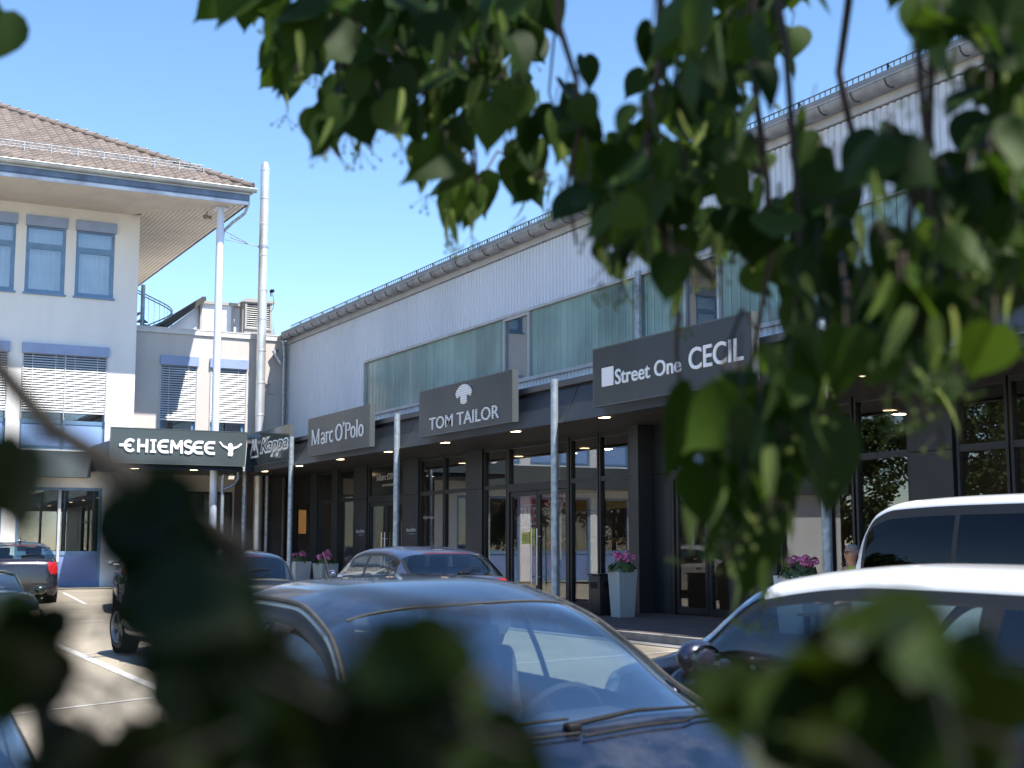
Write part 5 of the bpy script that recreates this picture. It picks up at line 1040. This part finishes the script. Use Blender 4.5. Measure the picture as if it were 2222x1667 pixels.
skin_obj("trousers", [[((0, .06, .5), (.18, .135)), ((s_*.10, .02, .515), .1), ((s_*.14, -.38, .525), .078), ((s_*.14, -.40, .14), .06)] for s_ in (-1, 1)], TROUS, man)
part("nose", SKIN, man, lambda m: m.sphere((0, -.062, 1.232), .016, 10, 8, (.9, 1.5, 1.5)))
part("mouth", mat("lip_tone", (0.32, 0.13, 0.10), 0.5), man, lambda m: m.sphere((0, -.05, 1.192), .02, 10, 6, (1.1, .5, .3)))
for s_ in (-1, 1): part("ear", SKIN, man, lambda m: m.sphere((s_*.074, .035, 1.24), .024, 8, 8, (.4, .8, 1.3)))
for s_ in (-1, 1): part("eye", BLACK, man, lambda m: m.sphere((s_*.03, -.047, 1.262), .009, 8, 6))
part("hair", mat("grey_hair", (0.22, 0.21, 0.20), 0.8, 0, 40, 0.3), man, lambda m: (m.sphere((0, .05, 1.315), .078, 18, 12, (.98, 1.1, .62)), m.sphere((0, .085, 1.265), .072, 14, 10, (1.03, .62, .95))))
def specs(m):
    for s_ in (-1, 1): m.tube([(s_*.032 + .024*math.cos(2*math.pi*i/16), -.066, 1.26 + .018*math.sin(2*math.pi*i/16)) for i in range(17)], .003, 5, False); m.tube([(s_*.056, -.064, 1.265), (s_*.078, .03, 1.262)], .0025, 5)
    m.tube([(-.008, -.067, 1.264), (.008, -.067, 1.264)], .003, 5)
part("glasses", BLACK, man, specs)
part("red_bag_strap", mat("red_strap", (0.4, 0.03, 0.03), 0.7), man, lambda m: m.tube([(-.16, .12, 1.04), (-.15, -.02, 1.0), (-.05, -.06, .85), (.12, -.06, .66)], .016, 6))

# ================================================================ FOLIAGE
FWD = Vector((math.sin(R(27.89))*math.cos(R(6.84)), math.cos(R(27.89))*math.cos(R(6.84)), math.sin(R(6.84))))
RGT = Vector((math.cos(R(27.89)), -math.sin(R(27.89)), 0)); UPV = RGT.cross(FWD)
def spot(px, py, d):      # a place seen in the photo, at its own distance from the camera
    return Vector((0, 0, 1.45)) + (FWD + RGT*((px-1106)/2945.4) - UPV*((py-829.5)/2945.4))*d
def leaf_mat(name, c1, c2, trans=0.35):
    m = bpy.data.materials.new(name); m.use_nodes = True; MATS[name] = m; n = m.node_tree.nodes; l = m.node_tree.links
    b = n["Principled BSDF"]; b.inputs["Roughness"].default_value = 0.55; b.inputs["Specular IOR Level"].default_value = 0.18
    at = n.new("ShaderNodeAttribute"); at.attribute_name = "tone"
    mx = n.new("ShaderNodeMix"); mx.data_type = 'RGBA'; mx.inputs[6].default_value = (*c1, 1); mx.inputs[7].default_value = (*c2, 1); l.new(at.outputs["Fac"], mx.inputs[0])
    l.new(mx.outputs[2], b.inputs["Base Color"])
    tr = n.new("ShaderNodeBsdfTranslucent"); hs = n.new("ShaderNodeHueSaturation"); hs.inputs["Saturation"].default_value = 1.1; hs.inputs["Value"].default_value = 1.7; hs.inputs["Hue"].default_value = 0.485
    l.new(mx.outputs[2], hs.inputs["Color"]); l.new(hs.outputs[0], tr.inputs[0])
    ms = n.new("ShaderNodeMixShader"); ms.inputs[0].default_value = trans; l.new(b.outputs[0], ms.inputs[1]); l.new(tr.outputs[0], ms.inputs[2]); l.new(ms.outputs[0], n["Material Output"].inputs[0])
    return m
LEAF = leaf_mat("lime_leaf", (0.011, 0.030, 0.004), (0.075, 0.135, 0.020), .42); SHADELEAF = leaf_mat("shaded_lime_leaf", (0.006, 0.014, 0.002), (0.045, 0.075, 0.009), .18); BRACT = leaf_mat("lime_bract", (0.12, 0.18, 0.04), (0.27, 0.33, 0.11), 0.5)  # second leaf copy has shade put into its colour, for the near shoots
BARK = mat("grey_bark", (0.05, 0.04, 0.032), 0.9, 0, 9, 0.35, 0.8, 30); TWIG = mat("brown_twig", (0.045, 0.028, 0.02), 0.7, 0, 20, 0.2)
HALF = [(0, .03), (.15, -.06), (.33, -.02), (.46, .13), (.49, .31), (.43, .51), (.31, .69), (.17, .85), (.06, .96), (0, 1.12)]
class Leaves:
    def __init__(s, seed): s.m = MB(); s.t = []; s.rnd = random.Random(seed)
    def leaf(s, base, axis, nrm, L_, tone, fold=.25, droop=.25, narrow=1.0, mi=0):
        a = axis.normalized(); n_ = (nrm - a*nrm.dot(a)); n_ = n_.normalized() if n_.length > 1e-4 else a.orthogonal().normalized(); w = a.cross(n_)
        def P(x, y): return base + (w*x*narrow + a*y + n_*(fold*abs(x)*(1 if y < .9 else .3) - droop*y*y*.5))*L_
        mid = [P(0, y) for y in (.03, .20, .42, .65, .87, 1.12)]; k = len(HALF)
        for sg in (1, -1):
            out = [P(sg*x, y) for x, y in HALF]; vs = mid + out; o = 6
            fs = [(0, o+1, o+2, 1), (1, o+2, o+3), (1, o+3, o+4, 2), (2, o+4, o+5, 3), (3, o+5, o+6), (3, o+6, o+7, 4), (4, o+7, o+8), (4, o+8, 5)]
            if sg < 0: fs = [f[::-1] for f in fs]
            s.m.add(vs, fs, True, mi); s.t += [tone]*len(fs)
    def build(s, name, matl, parent):
        o = s.m.build(name, matl, parent, sharp=0); at = o.data.attributes.new("tone", 'FLOAT', 'FACE'); at.data.foreach_set("value", s.t); return o
def relv(m, org): m.v = [(v[0]-org.x, v[1]-org.y, v[2]-org.z) for v in m.v]

TB = Vector((2.3, -1.9, -.16))
tree = thing("linden_tree", "leafy lime tree whose hanging branches cover the top right of the photo", "tree", tuple(TB))
tm = MB(); tm.tube([TB + Vector(p) for p in ((0, 0, -.2), (.02, 0, .6), (-.05, .08, 1.8), (-.02, .15, 3.0), (.1, .2, 4.6), (.05, .3, 6.5))], [.21, .16, .14, .13, .10, .05], 16); relv(tm, TB); tm.build("trunk", BARK, tree)
rows = [  # y of the row, spans of x filled with leaves, distance
 (0, [(470,1215), (1440,1820), (1925,2250)]), (45, [(575,1170), (1455,1730), (1960,2250)]), (95, [(600,1170), (1375,1735), (2000,2250)]), (145, [(605,680), (725,1145), (1365,1705), (2060,2250)]),
 (195, [(620,640), (700,1165), (1360,1665), (2070,2250)]), (245, [(680,1135), (1190,1290), (1365,1640), (2105,2250)]), (295, [(705,735), (900,1035), (1105,1270), (1340,1625), (1725,1745), (2080,2250)]),
 (345, [(925,1025), (1120,1155), (1240,1630), (1880,1945), (2130,2250)]), (395, [(965,1030), (1120,1180), (1240,1660), (1755,1810), (1955,2030), (2100,2250)]), (440, [(980,1025), (1225,1680), (1740,1835), (1990,2250)]),
 (490, [(1235,1825), (2020,2250)]), (540, [(1265,1815), (1880,2250)]), (590, [(1300,1320), (1440,1480), (1600,2250)]), (640, [(1690,2130)]), (690, [(1695,2080)]), (740, [(1700,2055), (2120,2160)]),
 (790, [(1640,1775), (1830,1950), (2035,2045)]), (840, [(1560,1755), (2010,2020)]), (890, [(1505,1775)]), (940, [(1480,1790)]), (990, [(1505,1785)]), (1040, [(1480,1735)]), (1090, [(1525,1715)]), (1140, [(1555,1675)]), (1185, [(1585,1635)])]
def px_mid(a, b): return (a + b)/2
def depth_of(px, py, rnd):
    if px < 1200: return rnd.uniform(2.3, 3.3)
    if py > 760: return rnd.uniform(1.45, 2.0)
    if px > 1900: return rnd.uniform(1.35, 2.2)
    return rnd.uniform(1.7, 2.8)
branches = [(600, 900), (900, 1130), (1130, 1330), (1330, 1520), (1520, 1700), (1700, 1900), (1900, 2080), (2080, 2300)]
for bi, (b0, b1) in enumerate(branches):
    rnd = random.Random(40 + bi); lv = Leaves(90 + bi); tw = MB()
    cx_ = (b0 + b1)/2; dm = 2.7 if cx_ < 1200 else 2.1 if cx_ < 1900 else 1.75
    pts_ = []
    for py, spans in rows:
        for a, b in spans:
            lo, hi = max(a, b0 if bi else 0), min(b, b1)
            if hi <= lo: continue
            e = 22 if b - a > 110 else 0; lo = max(lo, a + e); hi = min(hi, b - e)
            if hi <= lo: continue
            k = (hi-lo)/50*(3.2 if px_mid(lo, hi) < 1200 else 2.0 if px_mid(lo, hi) < 1900 else 2.3) + (.6 if hi - lo < 60 else 0)
            for q in range(int(k) + (rnd.random() < k - int(k))): pts_.append((rnd.uniform(lo, hi), py + rnd.uniform(-5, 32)))
    low = max([p[1] for p in pts_] + [0])
    # main hanging stem, from a limb above the picture down through the leaves
    stem = [spot(cx_ + rnd.uniform(-30, 30) + 25*math.sin(t*5 + bi), -900 + (low*.86 + 900)*t, dm*(.95 + .1*t)) for t in [i/12 for i in range(13)]]
    top_ = TB + Vector((.05, .25, 5.2 + .1*bi)); stem = [top_, top_.lerp(stem[0], .5) + Vector((0, 0, .25))] + stem
    tw.tube(stem, [.035, .025] + [.011 - .0085*i/12 for i in range(13)], 8)
    for (px, py) in pts_:
        d = depth_of(px, py, rnd); base = spot(px, py - (45 if px < 1200 else 60), d); L_ = rnd.uniform(.05, .094)*(1.0 if d > 1.8 else .9)
        ax = Vector((rnd.gauss(0, .55), rnd.gauss(0, .55), -1)); nr = Vector((rnd.gauss(0, 1), rnd.gauss(-.35, 1), rnd.gauss(.25, .6)))
        tone = min(1, max(0, rnd.gauss(.20, .24))); lv.leaf(base, ax, nr, L_, tone, rnd.uniform(-.1, .55), rnd.uniform(-.3, .8), rnd.choice((.85, .95, 1, 1.05, 1.1)))
        # petiole back towards the nearest piece of stem
        j = min(range(2, len(stem)), key=lambda i: (stem[i]-base).length); q = stem[j]; v = q - base
        mid = base + v.normalized()*min(.05, v.length) + Vector((0, 0, .03)); tw.tube([base, mid], [.0011, .0013], 4, False)
        if rnd.random() < .10: tw.tube([mid, mid.lerp(q, .5) + Vector((0, 0, .05)), q], [.0016, .0024, .003], 5, False)
        if rnd.random() < .24:
            bb = spot(px + rnd.uniform(-30, 30), py, d*.98); lv.leaf(bb, Vector((rnd.gauss(0, .3), rnd.gauss(0, .3), -1)), Vector((rnd.gauss(0,1), rnd.gauss(-.5,1), .2)), rnd.uniform(.05, .08), rnd.random(), .1, rnd.uniform(-.2, .6), .27, 1)
            c_ = bb + Vector((0, 0, -.05))
            for q2 in range(5):
                e = c_ + Vector((rnd.gauss(0, .015), rnd.gauss(0, .015), -.02 - rnd.random()*.02)); tw.tube([c_, e], .0007, 3, False); lv.m.sphere(e, .0035, 6, 4, mi=1); lv.t += [rnd.random()]*24
    pass
    relv(tw, TB); relv(lv.m, TB)
    bo = tw.build("branch", TWIG, tree); lv.build("foliage", [LEAF, BRACT], bo)
for ci, (pts, r0_, r1_) in enumerate((([(1640, -260, 2.0), (1668, -60, 1.95), (1697, 100, 1.9), (1712, 300, 1.88), (1727, 480, 1.88), (1722, 640, 1.87), (1700, 800, 1.86)], .0068, .003), ([(1930, -260, 1.8), (1962, -60, 1.78), (1987, 150, 1.75), (2002, 330, 1.74), (2012, 500, 1.74), (1985, 640, 1.74)], .0065, .0025),
      ([(1235, -200, 2.6), (1216, -40, 2.58), (1196, 90, 2.55), (1186, 200, 2.55), (1215, 300, 2.55), (1238, 350, 2.55)], .0032, .0015), ([(1560, 170, 1.95), (1640, 130, 1.93), (1690, 60, 1.92)], .0022, .003), ([(1722, 420, 1.88), (1800, 440, 1.9), (1890, 400, 1.95)], .0022, .001))):
    tw = MB(); k = len(pts); P_ = [spot(*p) for p in pts]; tw.tube(P_, [r0_ + (r1_-r0_)*i/(k-1) for i in range(k)], 8); relv(tw, TB); tw.build("branch", TWIG, tree)
# single conspicuous leaves of the silhouette
lv = Leaves(7); rnd = random.Random(7)
for px, py, L_, d, ax, nr, tone in ((640, 95, .10, 2.5, (-.25, 0, -1), (.4, -1, .2), .1), (1262, 120, .065, 2.6, (.25, 0, -1), (.2, -1, .1), .1), (1245, 195, .05, 2.6, (-.6, 0, -.6), (.3, -1, .2), .15), (1740, 280, .075, 2.3, (-.1, 0, -1), (.1, -1, .2), .2),
     (1900, 275, .06, 2.2, (.7, 0, -.6), (.2, -1, .4), .15), (1880, 330, .06, 2.2, (-.2, 0, -1), (.6, -1, .1), .3), (1800, 375, .10, 2.1, (.1, 0, -1), (0, -1, .1), .15), (1990, 330, .085, 2.0, (-.15, 0, -1), (.3, -1, 0), .12), (690, 235, .085, 2.6, (.1, 0, -1), (-.5, -1, .1), .35),
     (1110, 345, .075, 2.6, (.05, 0, -1), (-.2, -1, .1), .35), (1030, 400, .05, 2.7, (.1, 0, -1), (.2, -1, .1), .4), (10, 20, .09, 2.0, (-.3, 0, -1), (.3, -1, .1), .1), (480, -30, .09, 2.7, (-.5, 0, -.9), (.8, -1, .1), .4), (1500, 840, .11, 1.7, (-.25, .1, -1), (.3, -1, .2), .08), (1780, 905, .12, 1.7, (.1, 0, -1), (.2, -1, .1), .22),
     (1765, 375, .075, 2.2, (.25, 0, -1), (.8, -.6, .1), .95)):
    lv.leaf(spot(px, py, d), Vector(ax), Vector(nr), L_, tone, .2, .2, .3 if tone > .9 else 1.0)
relv(lv.m, TB); lv.build("foliage", LEAF, tree)
# the rest of the crown, above and behind the camera, keeps these branches in shade
lv = Leaves(11); rnd = random.Random(11)
for k in range(2600):
    while True:
        p = Vector((rnd.uniform(-1.6, 4.6), rnd.uniform(-3.6, 2.6), rnd.uniform(2.9, 6.6)))
        q = Vector(((p.x-1.4)/3.2, (p.y+.6)/3.1, (p.z-4.6)/2.1))
        if q.length < 1 and (p.z > 3.0 + max(0, p.y)*.45): break
    lv.leaf(p, Vector((rnd.gauss(0, .5), rnd.gauss(0, .5), -1)), Vector((rnd.gauss(0, 1), rnd.gauss(0, 1), rnd.gauss(.6, .6))), rnd.uniform(.10, .17), min(1, max(0, rnd.gauss(.3, .25))))
relv(lv.m, TB); lv.build("crown", LEAF, tree)
# unseen leaf screen added behind the camera to keep light off the near leaves
HB = Vector((.5, -2.9, -.25)); shade_hedge = thing("shade_hedge", "dense screen of lime leaves added behind the camera to shade the near leaves", "shade_hedge", tuple(HB))
lv = Leaves(15); rnd = random.Random(15)
for k in range(2400):
    p = Vector((rnd.uniform(-4.5, 5.5), rnd.uniform(-3.3, -2.1), rnd.uniform(-.2, 3.2)))
    lv.leaf(p, Vector((rnd.gauss(0, .5), rnd.gauss(0, .5), -1)), Vector((rnd.gauss(0, .7), rnd.gauss(1, .7), rnd.gauss(.4, .5))), rnd.uniform(.12, .2), min(1, max(0, rnd.gauss(.25, .25))))
relv(lv.m, HB); lv.build("foliage", LEAF, shade_hedge)
hm = MB(); [hm.tube([(x, 0, 0), (x + .1, .1, 1.4), (x - .05, .05, 2.8)], [.03, .025, .01], 6) for x in (-4, -2.8, -1.5, -.3, 1, 2.2, 3.5, 4.6)]; hm.build("stem", BARK, shade_hedge)
m = MB(); gx = [-6 + .5*i for i in range(29)]; gy = [-7 + .5*i for i in range(17)]  # unseen dark soil added around the camera, reflects less light than asphalt
m.add([(x, y, ground_z(x, y) + .03 + .02*math.sin(x*3.1)*math.cos(y*2.3)) for x in gx for y in gy], [(i*17+j, (i+1)*17+j, (i+1)*17+j+1, i*17+j+1) for i in range(28) for j in range(16)], True)
tag(m.build("ground", mat("low_bounce_soil", (0.035, 0.03, 0.02), 0.95, 0, 3, 0.3, 0.8, 25), sharp=0), "dark soil bed added under the lime branches to cut ground bounce", kind="structure")
# ---------------- shoots close to the lens
def shoot(name_label, base, regs, seed, dlo, dhi, llo, lhi, stems, tonem, clear=()):
    rnd = random.Random(seed); org = Vector(base); t = thing("lime_shrub", name_label, "shrub", base); lv = Leaves(seed+1); tw = MB()
    for pts, r_ in stems: tw.tube([org + Vector((rnd.uniform(-.02, .02), rnd.uniform(-.02, .02), 0))] + [spot(*p) for p in pts], [r_*2.2] + [r_]*len(pts), 7)
    for (x0, y0, x1, y1, k) in regs:
        for q in range(k):
            px, py = rnd.uniform(x0, x1), rnd.uniform(y0, y1); d = rnd.uniform(dlo, dhi); L_ = rnd.uniform(llo, lhi)
            ax = RGT*rnd.gauss(0, .7) + UPV*rnd.gauss(-.5, .6) + FWD*rnd.gauss(0, .4); ax.normalize(); rr = L_/d*2945*.43
            if any(math.hypot(max(x_0-px, 0, px-x_1), max(y_0-py, 0, py-y_1)) < rr for x_0, y_0, x_1, y_1 in clear): continue
            c = spot(px, py, d) - ax*L_*.5
            lv.leaf(c, ax, -FWD + RGT*rnd.gauss(0, .6) + UPV*rnd.gauss(.2, .6), L_, min(1, max(0, rnd.gauss(tonem, .2))), rnd.uniform(.05, .3), rnd.uniform(-.1, .4))
            tw.tube([c, c - ax*.03 + Vector((0, 0, -.02))], .0012, 4, False)
    relv(tw, org); relv(lv.m, org); bo = tw.build("stem", mat("dark_twig", (0.010, 0.0075, 0.005), 0.8), t); lv.build("foliage", SHADELEAF, bo); return t
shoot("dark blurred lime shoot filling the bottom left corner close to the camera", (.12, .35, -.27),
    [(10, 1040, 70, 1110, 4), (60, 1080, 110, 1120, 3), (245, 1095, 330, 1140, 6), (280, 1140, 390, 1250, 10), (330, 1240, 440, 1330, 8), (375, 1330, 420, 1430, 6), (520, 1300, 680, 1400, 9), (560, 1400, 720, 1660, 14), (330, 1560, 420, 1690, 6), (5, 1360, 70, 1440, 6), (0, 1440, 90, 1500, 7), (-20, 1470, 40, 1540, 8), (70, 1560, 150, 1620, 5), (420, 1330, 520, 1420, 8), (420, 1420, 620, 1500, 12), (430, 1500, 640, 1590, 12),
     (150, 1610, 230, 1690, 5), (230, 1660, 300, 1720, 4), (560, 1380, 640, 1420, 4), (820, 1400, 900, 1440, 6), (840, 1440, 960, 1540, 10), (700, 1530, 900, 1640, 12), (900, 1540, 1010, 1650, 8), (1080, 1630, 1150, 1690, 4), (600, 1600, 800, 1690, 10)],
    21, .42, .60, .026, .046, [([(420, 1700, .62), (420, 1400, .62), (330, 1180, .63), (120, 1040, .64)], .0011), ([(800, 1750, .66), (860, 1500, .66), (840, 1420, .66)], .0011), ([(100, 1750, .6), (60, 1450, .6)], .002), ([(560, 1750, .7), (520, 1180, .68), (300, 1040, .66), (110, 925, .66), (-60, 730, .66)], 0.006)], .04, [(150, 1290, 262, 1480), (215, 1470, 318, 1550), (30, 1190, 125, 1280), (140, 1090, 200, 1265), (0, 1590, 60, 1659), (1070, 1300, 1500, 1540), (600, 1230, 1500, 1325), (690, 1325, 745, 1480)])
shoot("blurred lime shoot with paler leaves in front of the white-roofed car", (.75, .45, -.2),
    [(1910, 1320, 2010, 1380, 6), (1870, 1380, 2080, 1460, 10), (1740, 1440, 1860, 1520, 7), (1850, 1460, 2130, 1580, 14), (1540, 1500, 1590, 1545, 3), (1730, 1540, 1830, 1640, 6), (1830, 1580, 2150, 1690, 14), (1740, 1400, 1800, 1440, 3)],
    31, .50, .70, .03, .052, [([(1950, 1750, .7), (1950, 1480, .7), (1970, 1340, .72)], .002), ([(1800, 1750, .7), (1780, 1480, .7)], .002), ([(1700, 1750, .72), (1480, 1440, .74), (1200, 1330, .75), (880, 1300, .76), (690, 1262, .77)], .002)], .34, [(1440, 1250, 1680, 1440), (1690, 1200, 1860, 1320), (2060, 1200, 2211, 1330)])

# ================================================================ TREES ACROSS THE CAR PARK (seen in the shop windows)
TL = leaf_mat("broad_leaf", (0.03, 0.055, 0.014), (0.085, 0.12, 0.03), .25)
def yard_tree(loc, h, w, seed, label):
    rnd = random.Random(seed); t = thing("yard_tree", label, "tree", loc, "trees across the car park")
    m = MB(); m.tube([(0, 0, -.2), (.05, 0, h*.25), (0, .1, h*.55), (.1, 0, h*.85)], [.17, .13, .09, .03], 10)
    for k in range(9):
        a = rnd.uniform(0, 6.28); z = h*rnd.uniform(.28, .7); m.tube([(0, 0, z), (math.cos(a)*w*.3, math.sin(a)*w*.3, z+h*.1), (math.cos(a)*w*.45, math.sin(a)*w*.45, z+h*.2)], [.06, .04, .015], 6)
    m.build("trunk", BARK, t); m = MB(); tones = []
    for k in range(190):
        while True:
            p = Vector((rnd.uniform(-1, 1), rnd.uniform(-1, 1), rnd.uniform(-1, 1)))
            if p.length < 1: break
        c = Vector((p.x*w*.47, p.y*w*.47, h*.60 + p.z*h*.39)); r_ = rnd.uniform(.35, .85)
        for q in range(60):
            d = Vector((rnd.gauss(0, 1), rnd.gauss(0, 1), rnd.gauss(0, 1))).normalized()*r_*rnd.uniform(.4, 1.1); n_ = (d + Vector((rnd.gauss(0, .4), rnd.gauss(0, .4), .5))).normalized()
            u = n_.orthogonal().normalized(); v = n_.cross(u); an = rnd.uniform(0, 6.28); u, v = u*math.cos(an)+v*math.sin(an), v*math.cos(an)-u*math.sin(an); s_ = rnd.uniform(.09, .15)
            m.add([c + d - u*s_, c + d + v*s_*.7, c + d + u*s_*1.1, c + d - v*s_*.7], [(0, 1, 2, 3)]); tones.append(min(1, max(0, rnd.gauss(.35, .25))))
    o = m.build("crown", TL, t, sharp=0); o.data.attributes.new("tone", 'FLOAT', 'FACE').data.foreach_set("value", tones); return t
for i, (x, y, h, w, lab) in enumerate(((-13, 41, 9.5, 6, "broad tree mirrored in the window right of the third post"), (-9, 33, 7.5, 4.5, "smaller round tree mirrored above the white van"), (-15, 26, 9, 6.5, "wide tree mirrored in the rightmost shop window"), (-17, 14, 10, 7, "tall tree across the car park behind the parked cars"), (-16, 2, 8, 6, "tree across the car park to the left of the camera"), (-15, 51, 9, 6, "tree standing at the left end of the office block"))):
    yard_tree((x, y, ground_z(x, y)), h, w, 60 + i, lab)
